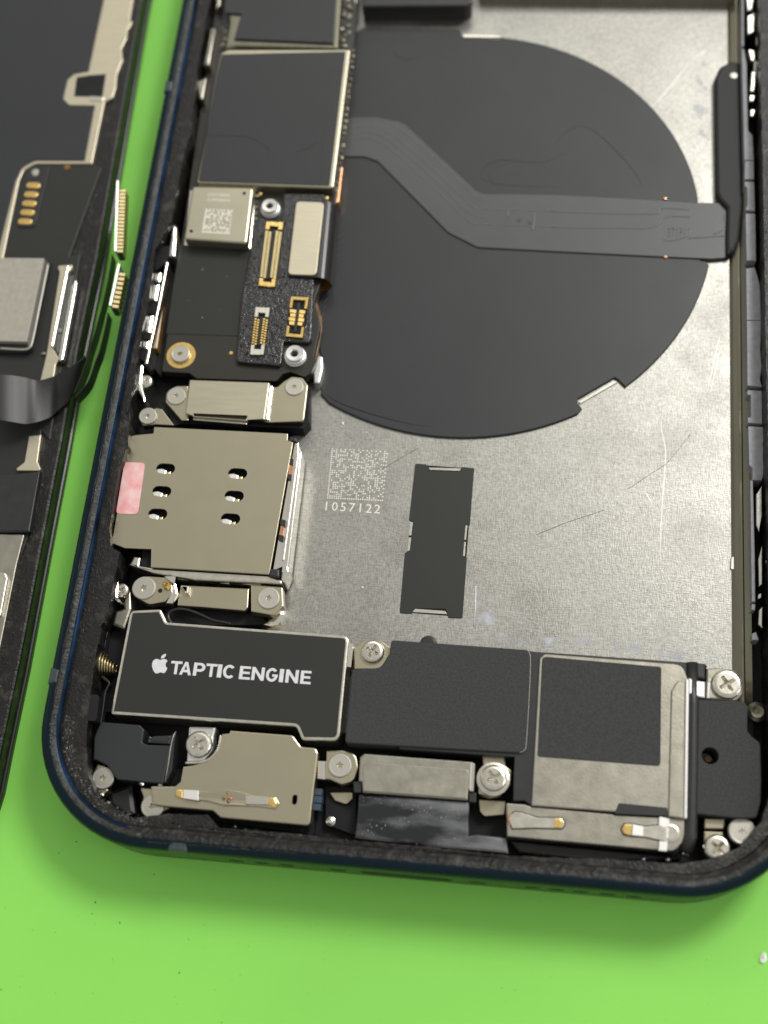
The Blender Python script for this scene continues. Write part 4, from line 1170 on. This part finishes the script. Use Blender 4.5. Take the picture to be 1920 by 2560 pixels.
prism('ear_step', [(26.5, 9.71), (27.3, 9.72), (27.42, 7.94), (26.65, 7.98)], 2.3, 2.62, 'chrome', mic, b=0.2)


def arch(cx0, cx1, h):
    return lambda x, y: h * math.sin(math.pi * min(max((x - cx0) / (cx1 - cx0), 0), 1))


s_ = [(13.5, 5.83), (15.8, 5.9), (16.7, 5.82), (18.31, 6.19), (19.42, 6.13), (21.01, 5.84), (23.09, 5.87), (23.51, 5.32), (23.23, 4.78), (21.79, 4.88), (19.6, 4.82), (18.3, 4.71), (16.71, 4.99), (14.38, 5.01), (13.52, 5.22)]
prism('contact_spring', s_, 3.12, 3.26, 'olive', mic, b=0.05, lift=arch(s_[0][0], s_[6][0], 0.08))
prism('contact_blade', [(14.32, 5.8), (15.82, 5.83), (15.96, 4.9), (14.44, 4.99)], 3.2, 3.42, 'blade', mic, b=0.05, lift=lambda x, y: 0.02 + 0.08 * (x - s_[0][0]))
prism('contact_blade', [(20.24, 5.76), (22.46, 5.73), (22.46, 5.09), (20.37, 4.96)], 3.2, 3.40, 'frost', mic, b=0.05)
for q in ([(13.61, 5.85, 0.2), (14.3, 5.82), (14.41, 4.97), (13.63, 5.14, 0.3)], [(22.44, 5.77), (23.05, 5.88, 0.3), (23.34, 5.29, 0.3), (23.07, 4.82, 0.2), (22.44, 5.11)]):
    prism('gold_tip', q, 3.15, 3.38, 'gold', mic, b=0.14)
blobs('weld_dots', [(*p, 3.42, 0.16) for p in ((18.54, 5.85), (18.23, 5.34), (18.69, 5.17), (18.93, 5.46))], 'copper', mic)
for k, p in enumerate(((26.85, 6.87), (26.91, 6.18), (26.88, 5.48))):
    boxes('chip', [([(p[0] - 0.35, p[1] - 0.3), (p[0] + 0.35, p[1] - 0.3), (p[0] + 0.35, p[1] + 0.3), (p[0] - 0.35, p[1] + 0.3)], 0.5, 2.0)], 'blue_part', mic)
prism('screw_tab', [(27.64, 7.11, 0.2), (30.0, 7.31, 0.2), (30.06, 6.72, 0.3), (29.47, 6.07, 0.4), (28.33, 6.36, 0.4)], 0.2, 0.9, 'olive', mic, b=0.1)
lathe('solder_bead', (28.12, 4.44), 0.3, [(0.55, 0), (0.45, 0.3), (0.2, 0.4)], 'chrome', mic, n=12)
tube('adhesive_bead', spline([(17.33, 1.69, 4.45), (18.32, 1.62, 4.45), (18.95, 1.78, 4.45), (19.12, 2.05, 4.45), (19.59, 1.78, 4.45), (20.81, 1.57, 4.45), (21.19, 1.97, 4.45), (22.16, 1.9, 4.45), (22.94, 1.7, 4.45), (23.9, 1.79, 4.45), (24.06, 2.16, 4.45)], 5), 0.07, 'glue_crumb', mic, n=5)
prism('cavity_shade_floor', [(10.08, 8.05), (26.49, 8.5), (26.67, 3.09), (10.2, 3.86)], -0.3, 0.6, 'dark', mic, b=0)  # near-black slab, shade under the microphone bracket put into its colour

# ------------------------------------------------------------------ charging port
port = prism('charging_socket', [(30.88, 10.68, 0.25), (41.11, 10.72, 0.25), (41.41, 10.33, 0.15), (41.43, 7.97), (40.92, 8.04), (40.91, 7.13), (31.09, 7.03), (30.93, 7.97), (30.6, 8.05), (30.51, 10.32)], 0.6, 2.8, 'dull_steel', phone, b=0.18)
prism('socket_roof', [(30.87, 9.52, 0.3), (31.49, 9.86, 0.3), (40.79, 9.94, 0.3), (40.76, 7.27), (31.16, 7.17)], 2.78, 2.88, 'dull_steel', port, b=0.06)
prism('socket_front', [(30.73, 6.96), (41.01, 7.08), (41.19, 4.02), (41.98, 4.2, 0.2), (44.63, 4.11, 0.2), (44.92, 2.74), (37.94, 2.71), (30.73, 2.87)], -0.3, 2.3, 'dusty', port, b=0.25)
for q in ([(30.06, 8.0), (30.88, 8.17), (30.92, 7.05), (30.27, 6.99)], [(40.92, 8.0), (41.67, 7.94), (41.68, 7.03), (40.99, 7.03)]):
    prism('socket_lug', q, 0.5, 2.5, 'plastic', port, b=0.1)
prism('socket_edge', [(40.92, 10.62, 0.1), (41.36, 10.58, 0.15), (41.39, 7.97), (41.0, 7.98)], 1.2, 2.84, 'chrome', port, b=0.1)
prism('screw_plate', [(41.95, 11.48, 0.1), (44.11, 11.51, 0.1), (44.19, 10.68), (44.83, 10.25, 0.1), (44.8, 8.9), (44.37, 8.65), (43.98, 7.93, 0.6), (42.93, 7.68, 0.6), (41.84, 7.86), (41.62, 9.5), (42.12, 10.44)], 1.0, 2.4, 'olive', port, b=0.15)
lathe('screw_collar', (43.12, 9.3), 2.3, [(1.62, 0), (1.55, 0.3), (1.2, 0.38)], 'steel', port)
screw((43.14, 9.36), 2.68, 1.22, port, 'cross', 0.45, 0.1)
prism('screw_tab', [(41.8, 7.61, 0.2), (44.45, 7.67, 0.2), (44.42, 6.38, 0.2), (43.88, 6.29), (42.49, 6.06, 0.4), (42.03, 6.5, 0.3)], 0.2, 0.9, 'olive', port, b=0.1)
prism('cavity_shade_floor', [(27.28, 7.62), (30.15, 7.85), (30.62, 3.36), (27.67, 4.18)], -0.3, 0.5, 'dark', port, b=0)  # near-black slab, shade beside the port put into its colour
dust = []
for k in range(110):
    t = RND.random()
    q = RND.choice((0, 0, 1, 2))
    a_, b_ = (((31.09, 6.77), (40.7, 5.76)), ((30.86, 3.78), (35.6, 5.02)), ((37.88, 3.43), (44.71, 2.87)))[q]
    dust.append((a_[0] + (b_[0] - a_[0]) * t + RND.gauss(0, 0.25), a_[1] + (b_[1] - a_[1]) * t + RND.gauss(0, 0.35), 2.31, RND.choice((0.03, 0.035, 0.05, 0.07))))
blobs('dust', dust, 'pad', port, seed=17)

# ------------------------------------------------------------------ loudspeaker
spk = prism('loudspeaker', [(32.67, 21.65)] + [(60.92, 21.65), (61.13, 7.17), (59.2, 7.07), (46.73, 6.97)] + [(46.61, 7.1), (46.12, 7.45), (45.06, 7.34), (44.94, 11.38), (34.17, 11.27)], 0.2, 3.2, 'plastic', phone, b=0.1)
prism('speaker_film', [(32.48, 21.71, 0.3), (45.8, 21.7, 1.0), (45.97, 20.82), (46.02, 11.75, 1.0)] + [(29.02, 11.38, 0.4), (28.96, 18.49, 0.2), (31.71, 18.89, 0.9), (32.46, 20.42, 0.3)], 0.8, 3.5, 'foam', spk, b=0.15)
tube('film_rim', spline([(45.7, 21.48, 3.5), (45.94, 20.81, 3.5), (46.01, 17.44, 3.5), (45.98, 12.92, 3.5), (45.86, 12.1, 3.5), (45.4, 11.77, 3.5)], 6), 0.035, 'frost', spk, n=5)
prism('speaker_bump', circle(*(36.06, 21.78), 0.85, 18), 1.5, 3.0, 'plastic', spk, b=0.3, ready=True)
prism('screw_ear', [(28.83, 20.87), (29.55, 21.62, 0.8), (31.35, 21.87, 0.9), (32.45, 21.13), (32.6, 19.52), (32.08, 18.96), (29.11, 18.74)], 0.5, 2.6, 'olive', spk, b=0.1)
screw((30.73, 20.57), 2.62, 1.14, spk, 'cross', 0.5, 0.6)
prism('speaker_plate', [(46.82, 20.98, 0.5), (47.27, 21.43, 0.4), (60.2, 21.35, 1.2), (60.76, 19.92), (60.76, 7.04), (59.17, 7.11), (54.36, 7.11), (46.74, 7.04)], 3.1, 3.4, 'dull_steel', spk, b=0.1)
prism('speaker_pad', [(47.07, 21.12, 0.4), (58.25, 20.93, 0.25), (58.29, 11.61, 0.3), (47.08, 11.59, 0.3)], 3.402, 3.52, 'foam', spk, b=0.03)
prism('plate_rib', [(59.18, 18.67, 0.5), (59.7, 19.64, 0.5), (60.47, 19.86, 0.2), (60.39, 6.98), (59.04, 7.07)], 3.3, 3.58, 'dull_steel', spk, b=0.12)
prism('rib_highlight', [(60.51, 19.92), (60.84, 19.94), (60.72, 7.03), (60.43, 7.0)], 3.2, 3.56, 'blade', spk, b=0.1)  # bright strip standing in for the highlight on the rib's bevel
prism('contact_rail', [(44.44, 7.12, 0.1), (46.05, 7.14), (46.69, 6.99), (54.24, 6.91), (59.11, 7.06), (60.71, 7.09), (60.67, 5.19, 0.9), (59.66, 4.07, 1.0), (44.69, 4.12, 0.15)], 1.2, 3.15, 'dull_steel', spk, b=0.12)
prism('slot_bar', [(54.61, 7.93, 0.2), (58.95, 7.87, 0.1), (59.08, 7.11), (54.24, 6.92)], 3.1, 3.44, 'plastic', spk, b=0.04)
for q, tip, ra in (([(44.75, 5.78, 0.3), (45.24, 6.39, 0.3), (45.93, 6.35), (47.36, 6.02), (49.45, 6.18, 0.3), (49.89, 5.8, 0.3), (49.65, 5.24, 0.3), (47.3, 5.11), (45.12, 4.86)], [(48.88, 6.06), (49.45, 6.14, 0.3), (49.76, 5.72, 0.3), (49.49, 5.25, 0.3), (48.86, 5.23)], 0.0),
                   ([(54.88, 5.6, 0.3), (55.18, 6.14, 0.3), (55.9, 6.18), (57.04, 6.04), (58.18, 6.24), (58.9, 6.09), (58.91, 4.87), (57.06, 5.12), (55.2, 5.17, 0.3)], [(54.92, 5.64, 0.3), (55.17, 6.09, 0.3), (55.87, 6.11), (55.83, 5.1), (55.14, 5.2, 0.3)], 0.0)):
    prism('contact_gap', [(p[0] * 1.0, p[1] - 0.0) for p in inset(rounded(q), -0.1)], 3.13, 3.158, 'dark', spk, b=0, ready=True)
    prism('contact_spring', q, 3.165, 3.30, 'steel', spk, b=0.05)
    prism('gold_tip', tip, 3.2, 3.40, 'gold', spk, b=0.12)
prism('contact_blade', [(55.9, 6.12), (57.03, 6.03), (57.03, 5.13), (55.83, 5.13)], 3.2, 3.38, 'blade', spk, b=0.08, lift=lambda x, y: -0.2 * (x - (56.47, 5.62)[0]))
prism('contact_blade', [(58.25, 7.02), (59.25, 7.02), (59.0, 4.01), (58.23, 4.0), (58.3, 4.87), (58.91, 4.87), (58.9, 6.09), (58.23, 6.19)], 3.1, 3.21, 'blade', spk, b=0.06, lift=lambda x, y: -0.22 * (x - (58.6, 5.51)[0]) + 0.1)
lathe('weld_ring', (59.33, 5.66), 3.12, [(0.85, 0), (0.8, 0.09), (0.6, 0.12), (0.5, 0.06)], 'steel', spk, n=20)
lathe('weld_ring', (45.18, 5.67), 3.12, [(0.6, 0), (0.55, 0.12), (0.2, 0.16)], 'copper', spk, n=14)
prism('rail_skirt', [(44.88, 4.04), (59.87, 3.88), (60.9, 4.89), (60.5, 3.62), (53.25, 2.79), (45.89, 2.98)], -0.3, 1.4, 'plastic', spk, b=0.2)
tube('cable', [(61.15, 21.63, 3.0), (61.24, 17.61, 3.0), (61.19, 12.52, 3.0), (61.12, 7.58, 3.0), (61.07, 5.65, 3.0), (60.68, 4.09, 3.0)], 0.62, 'plastic', spk, n=10)
prism('side_chamber', [(61.49, 18.13, 0.1), (65.99, 18.24, 0.3), (66.23, 17.72, 0.2), (66.18, 15.47, 0.3), (66.56, 15.02, 0.3), (67.32, 14.46, 0.6), (67.36, 10.98), (67.27, 9.02), (66.9, 7.64, 0.4), (65.51, 7.47), (61.43, 7.55)], 0.4, 3.3, 'foam', spk, b=0.12, holes=[circle(*(62.81, 12.94), 0.80, 18)])
lathe('hole_bottom', (62.91, 12.97), 1.6, [(0.35, 0), (0.3, 0.05)], 'amber', spk, n=16)
prism('chamber_block', [(61.42, 21.67), (62.39, 21.67), (62.6, 21.44), (62.35, 21.32), (62.33, 20.14), (61.4, 20.23)], 0.5, 3.2, 'plastic', spk, b=0.15)
prism('screw_ear', [(62.51, 21.36), (63.74, 21.53, 0.3), (65.15, 21.41, 1.2), (66.0, 20.44, 1.2), (66.01, 19.08, 0.9), (65.23, 18.28, 0.6), (62.83, 18.34), (62.49, 18.4)], 0.6, 2.7, 'dull_steel', spk, b=0.22)
screw((64.41, 19.88), 2.72, 1.42, spk, 'cross', 0.45, 0.1)
for q in ([(60.77, 20.03, 0.1), (61.21, 20.01, 0.1), (61.2, 18.4), (60.78, 18.57)], [(61.44, 19.87, 0.1), (62.37, 19.88, 0.1), (62.34, 18.3), (61.41, 18.36)], [(62.55, 19.85), (62.89, 19.84), (62.77, 18.32), (62.49, 18.3)]):
    prism('spring_clip', q, 2.4, 3.42, 'blade', spk, b=0.14, lift=lambda x, y: -0.22 * (x - (61.84, 19.14)[0]))
prism('chamber_foot', [(62.46, 7.41), (64.3, 7.51), (64.17, 6.56), (62.43, 6.45)], 0.8, 2.3, 'olive', spk, b=0.12)
prism('screw_ear', [(62.42, 6.27), (64.13, 6.34, 0.1), (64.23, 5.89), (64.83, 5.32, 0.8), (64.8, 4.26, 0.8), (63.69, 3.64, 0.9), (62.54, 3.97, 0.5), (62.4, 4.92)], 0.4, 2.1, 'olive', spk, b=0.15)
screw((63.57, 4.81), 2.12, 1.22, spk, 'cross', 0.45, 0.3)
screw((65.73, 6.45), 2.30, 1.25, spk, 'star', 0.45, 0.9)
lathe('wall_screw', (67.48, 17.84), 1.0, [(1.0, 0), (0.95, 0.3), (0.6, 0.5), (0.25, 0.42)], 'wall', spk, n=18)
blobs('sealant', [(*(64.56, 3.97), 1.2, 0.45), (*(64.37, 3.77), 1.2, 0.35)], 'orange', spk, kind=None)
for p, r_ in (((60.87, 4.27), 0.42), ((61.5, 4.95), 0.25), ((57.14, 3.34), 0.3), ((59.31, 3.48), 0.3)):
    lathe('solder_bead', p, 1.6, [(r_, 0), (r_ * 0.8, 0.25), (r_ * 0.3, 0.36)], 'chrome', spk, n=10)

# ------------------------------------------------------------------ left side: button bracket and clips
rail = prism('button_bracket', [(3.37, 63.3), (3.7, 63.1), (3.66, 58.53), (3.47, 50.35), (3.12, 50.33), (3.38, 58.79)], 1.0, 3.6, 'steel', phone, b=0.1)
for q in ([(2.34, 61.74), (3.22, 61.74), (3.27, 60.48), (2.29, 60.57)], [(2.34, 60.28), (3.23, 60.21), (3.26, 58.05), (2.37, 58.14)], [(2.38, 56.32), (3.24, 56.28), (3.23, 54.06), (2.39, 54.12)], [(2.4, 53.23), (3.29, 53.12), (3.33, 52.03), (2.43, 52.16)]):
    prism('bracket_pad', q, 2.0, 3.68, 'chrome', rail, b=0.25)
for q in ([(1.88, 64.82, 0.3), (3.48, 65.45, 0.3), (3.66, 64.35), (3.38, 63.09), (2.14, 61.79)], [(2.13, 60.76), (3.06, 60.6), (3.1, 60.33), (2.12, 60.42)], [(2.19, 58.19), (3.24, 58.03), (3.2, 56.43), (2.22, 56.58)], [(2.2, 54.25), (3.24, 54.04), (3.19, 53.25), (2.22, 53.4)], [(2.19, 52.22), (3.27, 52.08), (3.18, 50.52), (2.26, 51.11)]):
    prism('bracket_gap', q, 1.0, 3.5, 'dark', rail, b=0.05)
prism('flex_edge', [(3.27, 60.61), (3.64, 60.91), (3.66, 58.18), (3.81, 52.85), (3.4, 52.83), (3.4, 56.82)], 0.6, 2.4, 'amber', rail, b=0.1)
prism('bracket_arm', [(2.4, 50.75, 0.1), (2.85, 50.64), (3.03, 48.2), (3.73, 46.59), (3.76, 45.93), (2.6, 47.48)], 1.2, 3.0, 'chrome', rail, b=0.2)
screw((3.28, 48.71), 2.2, 0.8, rail, 'cross', 0.6, 0.2)
for q in ([(3.14, 102.36), (4.15, 102.38), (4.37, 99.84), (3.82, 99.2)], [(3.46, 96.24, 0.1), (4.27, 96.26, 0.1), (4.36, 90.65, 0.1), (3.49, 90.63, 0.1)], [(2.9, 88.2, 0.2), (4.26, 88.93, 0.2), (4.35, 85.53, 0.2), (3.7, 85.68, 0.2)]):
    prism('polished_clip', q, 1.5, 3.6, 'dull_steel', rail, b=0.3)
prism('bracket_arm', [(3.29, 68.66), (3.81, 67.91), (4.1, 66.07), (4.28, 64.07), (3.36, 64.03), (3.36, 65.73)], 1.5, 3.4, 'chrome', rail, b=0.25)
prism('cavity_shade_floor', [(2.88, 63.9), (3.87, 65.34), (4.95, 58.49), (4.4, 50.1), (3.25, 51.34)], -0.3, 1.2, 'dark', rail, b=0)  # dark filler added at the left wall, its colour gives the shade
# ------------------------------------------------------------------ the removed screen, lying left of the phone
ZD = 0.6
disp = thing('display_assembly', (-41.0, 73.0, Z_MAT), 'detached black screen with a loose ribbon cable, lying face down left of the phone', 'screen')
edge = [(-6.78, 103.2), (-5.68, 65.46), (-5.71, 53.64), (-5.38, 42.15), (-5.21, 29.27), (-5.02, 17.25), (-5.08, 9.06)]
dp = [(-72.0, 146.0, 9), (edge[0][0] - 0.4, 146.0, 9), edge[0], edge[1], edge[2], edge[3], edge[4], edge[5], (edge[6][0], edge[6][1]), (edge[6][0] + 0.02, 0.5, 9), (-72.0, 0.5, 9)]
dpr = rounded(dp)
screen = prism('screen_edge', dpr, Z_MAT + 0.004, ZD, 'glue', disp, b=0.3, ready=True)
prism('cover_glass', inset(dpr, -0.28), Z_MAT + 0.002, Z_MAT + 0.7, 'flex_black', disp, b=0.2, ready=True)
panel = prism('screen_back', [(-37.33, 108.09), (-8.41, 108.65), (-7.67, 96.54), (-7.71, 89.23), (-7.82, 87.83), (-8.72, 87.19), (-8.64, 78.07), (-7.33, 77.49), (-8.93, 65.18)] + [(-7.69, 65.61), (-7.33, 55.86), (-7.02, 49.19), (-6.68, 41.99)] + [(-7.86, 43.05), (-7.1, 38.34), (-6.76, 31.39), (-7.27, 27.85), (-7.22, 18.3), (-10.98, 14.64)], ZD - 0.1, ZD + 0.2, 'film_dark', disp, b=0.1)
metal = prism('metal_frame', [(-37.2, 107.89), (-7.87, 108.46), (-7.81, 102.79), (-7.71, 99.64), (-7.28, 99.28), (-7.72, 97.99), (-7.58, 96.72), (-7.96, 95.09), (-7.5, 93.31), (-7.85, 91.16), (-7.62, 89.06), (-7.77, 87.57, 0.4), (-8.63, 86.97), (-8.54, 77.9), (-15.53, 77.64, 0.8), (-16.68, 76.64, 0.9), (-16.94, 75.15), (-16.64, 64.69), (-16.18, 54.24), (-24.24, 53.82)], ZD, 1.0, 'cream', disp, b=0.1)
prism('graphite_sheet', [(-37.11, 107.77), (-11.67, 108.27), (-11.56, 102.59), (-11.45, 91.48), (-13.2, 91.04, 0.6), (-13.84, 90.17), (-13.85, 87.19, 0.6), (-12.87, 86.27, 0.5), (-9.7, 86.32), (-9.47, 78.27), (-15.57, 78.04, 0.9), (-16.93, 77.04, 1.0), (-17.3, 75.04), (-17.34, 65.55), (-16.78, 54.14), (-24.17, 53.76)], 1.002, 1.12, 'film', metal, b=0.05)
prism('cutout', [(-12.8, 90.49), (-11.29, 90.86), (-9.22, 91.1), (-9.04, 87.68), (-12.58, 87.62)], 1.0, 1.03, 'dark', metal, b=0)
prism('cutout_tab', [(-10.6, 87.66), (-8.79, 87.63), (-8.82, 87.02), (-10.4, 86.97)], 1.0, 1.1, 'steel', metal, b=0.05)
# spring pads of the sensor strip
strip = prism('sensor_strip', [(-16.38, 77.53), (-13.62, 77.3), (-13.76, 68.83, 0.6), (-15.84, 68.74)], ZD, 0.95, 'plastic', disp, b=0.05)
for p in ((-15.06, 74.53), (-15.07, 73.25), (-15.04, 72.0), (-15.01, 70.74), (-15.03, 69.47)):
    prism('gold_contact', stadium(p[0], p[1], 1.75, 0.82), 0.9, 1.08, 'gold', strip, b=0.1, ready=True)
lathe('rivet', (-15.21, 76.4), 0.95, [(0.5, 0), (0.42, 0.12), (0.15, 0.14)], 'steel', strip, n=14)
lathe('copper_spot', (-11.57, 77.53), 0.8, [(0.4, 0), (0.35, 0.05)], 'amber', strip, n=12)
# driver cover with pale pad, brackets and boxes along the edge
cov = prism('driver_cover', [(-20.42, 63.94), (-11.21, 64.36, 0.5), (-10.71, 63.71, 0.5), (-10.64, 52.58, 0.9), (-11.14, 52.24, 0.6), (-17.73, 51.89)], ZD, 1.6, 'plastic', disp, b=0.4)
prism('pale_pad', [(-19.36, 63.6), (-11.21, 63.88, 0.15), (-11.06, 53.05, 0.15), (-17.0, 52.94)], 1.5, 2.2, 'pad', cov, b=0.06)
tube('cover_rim', spline([(-10.85, 63.53, 1.62), (-10.79, 60.63, 1.62), (-10.73, 57.37, 1.62), (-10.67, 53.52, 1.62), (-10.86, 52.64, 1.62), (-11.59, 52.36, 1.62), (-14.2, 52.38, 1.62)], 6), 0.14, 'frost', cov, n=8)
hinge = prism('hinge_bracket', [(-9.96, 63.52, 0.3), (-8.16, 63.76, 0.2), (-8.1, 63.28), (-8.41, 62.6), (-8.46, 53.1), (-7.34, 51.59, 0.2), (-7.61, 50.95, 0.4), (-7.52, 49.4), (-8.96, 48.77), (-8.9, 52.06), (-9.47, 62.71)], ZD, 1.3, 'cream', disp, b=0.08)
prism('bracket_edge', [(-8.54, 63.22), (-8.34, 63.27), (-8.18, 52.95), (-8.39, 52.94)], 1.0, 1.75, 'chrome', hinge, b=0.1)
prism('bracket_rail', [(-7.61, 60.79), (-7.38, 61.54), (-7.14, 61.47), (-7.03, 60.66), (-6.77, 51.53), (-7.05, 51.17), (-7.37, 51.5)], 0.9, 1.6, 'steel', hinge, b=0.12)
prism('bracket_edge', [(-7.18, 61.02), (-7.0, 61.03), (-6.74, 51.35), (-6.94, 51.1)], 1.0, 1.75, 'chrome', hinge, b=0.08)
prism('bracket_well', [(-8.56, 62.68), (-7.77, 62.05), (-7.47, 52.12), (-8.48, 53.25)], ZD, 0.9, 'plastic', hinge, b=0)
blobs('dust', [((-8.2, 59.82)[0] + RND.uniform(-0.5, 0.5) - 0.25 * k / 6, (-8.2, 59.82)[1] + 1.0 - 0.5 * k, 0.95, RND.uniform(0.1, 0.3)) for k in range(20)], 'pad', hinge, seed=4)
prism('metal_foot', [(-8.9, 42.12), (-7.61, 42.35), (-7.38, 39.22, 0.1), (-6.85, 38.37, 0.3), (-6.99, 38.17), (-9.48, 38.04, 0.3), (-9.48, 38.33), (-8.79, 39.07, 0.3)], ZD, 1.2, 'cream', disp, b=0.08)
prism('shield_box', [(-9.85, 37.42, 0.2), (-6.76, 38.03, 0.1), (-6.5, 31.12, 0.1), (-14.29, 30.44), (-15.69, 36.62)], ZD, 1.5, 'plastic', disp, b=0.15)
lower = prism('lower_plate', [(-14.45, 30.61), (-7.11, 30.88, 0.2), (-7.25, 27.59), (-7.15, 18.65), (-7.23, 14.83), (-10.79, 14.56)], ZD, 1.2, 'dull_steel', disp, b=0.1)
prism('raised_plate', [(-13.24, 26.2), (-8.05, 26.46, 0.4), (-7.67, 25.85), (-7.54, 21.9), (-7.99, 20.26), (-11.82, 19.98)], 1.1, 1.7, 'steel', lower, b=0.15)
# torn adhesive along the screen's edge
sp = []
for k in range(260):
    t = RND.random() * 5.99
    i = int(t)
    a_, b_ = Vector(edge[i]), Vector(edge[i + 1])
    p_ = a_.lerp(b_, t - i)
    sp.append((p_.x - RND.choice((0.35, 0.4, 1.3, 1.4, 2.0)) + RND.uniform(-0.1, 0.1), p_.y, ZD, RND.choice((0.04, 0.05, 0.08, 0.1))))
blobs('adhesive_crumbs', sp, 'glue_crumb', disp, seed=41)
for off in (0.35, 1.35):
    path = []
    for i in range(6):
        for k in range(14):
            p_ = Vector(edge[i]).lerp(Vector(edge[i + 1]), k / 14)
            path.append((p_.x - off + RND.uniform(-0.05, 0.05), p_.y, ZD + 0.01))
    tube('adhesive_ridge', path, 0.07, 'glue', disp, n=5, taper=lambda u: RND.uniform(0.3, 1.2))
# the loose ribbon cable: a wide bend that splits into two upright tails with plugs
A_ = [(-14.03, 47.75, 4.5)] + [(-12.27, 47.85, 4.2)] + [(-11.05, 48.03, 3.75)] + [(-9.88, 48.18, 3.1)] + [(-8.78, 48.22, 2.5)] + [(-7.36, 48.72, 2.4)] + [(-6.26, 48.98, 3.0)] + [(-4.81, 49.67, 3.5), (-3.98, 50.32, 3.5), (-3.55, 50.93, 3.5)]
B_ = [(-13.01, 42.71, 4.3)] + [(-11.22, 42.58, 4.0)] + [(-9.99, 42.62, 3.55)] + [(-8.84, 42.78, 2.9)] + [(-7.91, 43.4, 2.2)] + [(-6.83, 44.28, 1.7)] + [(-6.13, 45.47, 1.3), (-4.98, 46.96, 1.3), (-4.45, 48.54, 1.3), (-4.19, 50.39, 1.3)]
ribbon = sheet('ribbon_cable', spline(A_, 18), spline(B_, 18), 0.12, 'ribbon', disp)


def upright(name, pts, z0, z1, th, mat, parent):
    """Ribbon standing on edge along a path."""
    P_ = spline([(x, y, 0) for x, y in pts], 6)
    return sheet(name, [(p[0], p[1], z1) for p in P_], [(p[0], p[1], z0) for p in P_], th, mat, parent)


upright('cable_tail', [p[:2] for p in [(-3.91, 46.4), (-3.32, 49.51), (-3.21, 51.46), (-2.95, 54.23), (-2.7, 58.79), (-2.72, 61.93), (-2.82, 63.86)]], 2.0, 3.6, 0.08, 'flex_black', ribbon)
upright('cable_tail', [p[:2] for p in [(-3.7, 45.91), (-2.64, 47.75), (-2.27, 50.21), (-2.03, 51.78), (-1.94, 54.54), (-1.97, 56.4)]], 2.0, 3.6, 0.08, 'flex_black', ribbon)
for q, n_ in (([(-3.62, 72.92), (-2.38, 63.83)], 18), ([(-1.61, 62.07), (-1.66, 56.79)], 8)):
    a_, b_ = Vector(q[0]), Vector(q[1])
    d_ = (b_ - a_)
    nrm = Vector((-d_.y, d_.x)).normalized()
    if nrm.x < 0:
        nrm = -nrm
    al = d_.normalized()
    w_ = 0.22
    boxes('plug_board', [([tuple(a_), tuple(a_ + nrm * w_), tuple(b_ + nrm * w_), tuple(b_)][::-1], 2.4, 4.5)], 'washer', ribbon, tilt=0.3)
    s0, s1 = a_ + al * 0.9 + nrm * (w_ + 0.01), b_ - al * (-0.25) + nrm * (w_ + 0.01)
    boxes('plug_body', [([tuple(s0), tuple(s0 + nrm * 0.55), tuple(s1 + nrm * 0.55), tuple(s1)][::-1], 2.7, 4.1)], 'plastic', ribbon)
    pins = []
    L_ = (s1 - s0).length
    for k in range(n_):
        c0 = s0 + al * (L_ * (k + 0.15) / n_) + nrm * 0.05
        c1 = s0 + al * (L_ * (k + 0.78) / n_) + nrm * 0.05
        pins.append(([tuple(c0), tuple(c0 + nrm * 0.66), tuple(c1 + nrm * 0.66), tuple(c1)][::-1], 2.8, 4.25))
    boxes('plug_pins', pins, 'pale_gold', ribbon, kind='stuff', tilt=0.16)

# ------------------------------------------------------------------ dirt on the mat
for k, (p, r_) in enumerate((((68.4, -3.88), 0.42), )):
    o_ = blobs('crumb', [(*p, Z_MAT + 0.1, r_), (p[0] - 0.2, p[1] - 0.35, Z_MAT + 0.1, r_ * 0.8)], 'lint', None, kind=None, seed=8 + k)
    o_['label'] = 'tiny pale crumb on the bare mat near the right edge'
    o_['category'] = 'crumb'
sp = [(*p, Z_MAT + 0.01, r_) for p, r_ in (((6.11, -4.65), 0.12), ((8.8, -6.27), 0.12), ((15.19, -10.16), 0.10), ((3.21, 0.76), 0.12), ((1.7, -0.46), 0.09), ((2.72, -7.69), 0.09),
      ((15.61, -7.17), 0.07), ((-1.43, -13.19), 0.11), ((11.35, -1.62), 0.08), ((19.78, -14.04), 0.08), ((7.31, -12.68), 0.07), ((48.04, -0.89), 0.08), ((63.37, -4.58), 0.06), ((0.49, -7.69), 0.08), ((18.77, -11.31), 0.06))]
sp = [(x_, y_, z_, r_ * 0.7) for x_, y_, z_, r_ in sp]
o_ = blobs('grit', sp, 'grit', None, seed=19)
o_['label'] = 'scattered dark specks of grit on the green mat'
sp = [(RND.uniform(-6, 74), RND.uniform(-18, -4), Z_MAT + 0.005, RND.uniform(0.02, 0.04)) for k in range(90)]
o_ = blobs('fine_dust', sp, 'grit', None, seed=20)
o_['label'] = 'fine dust sprinkled over the green mat'
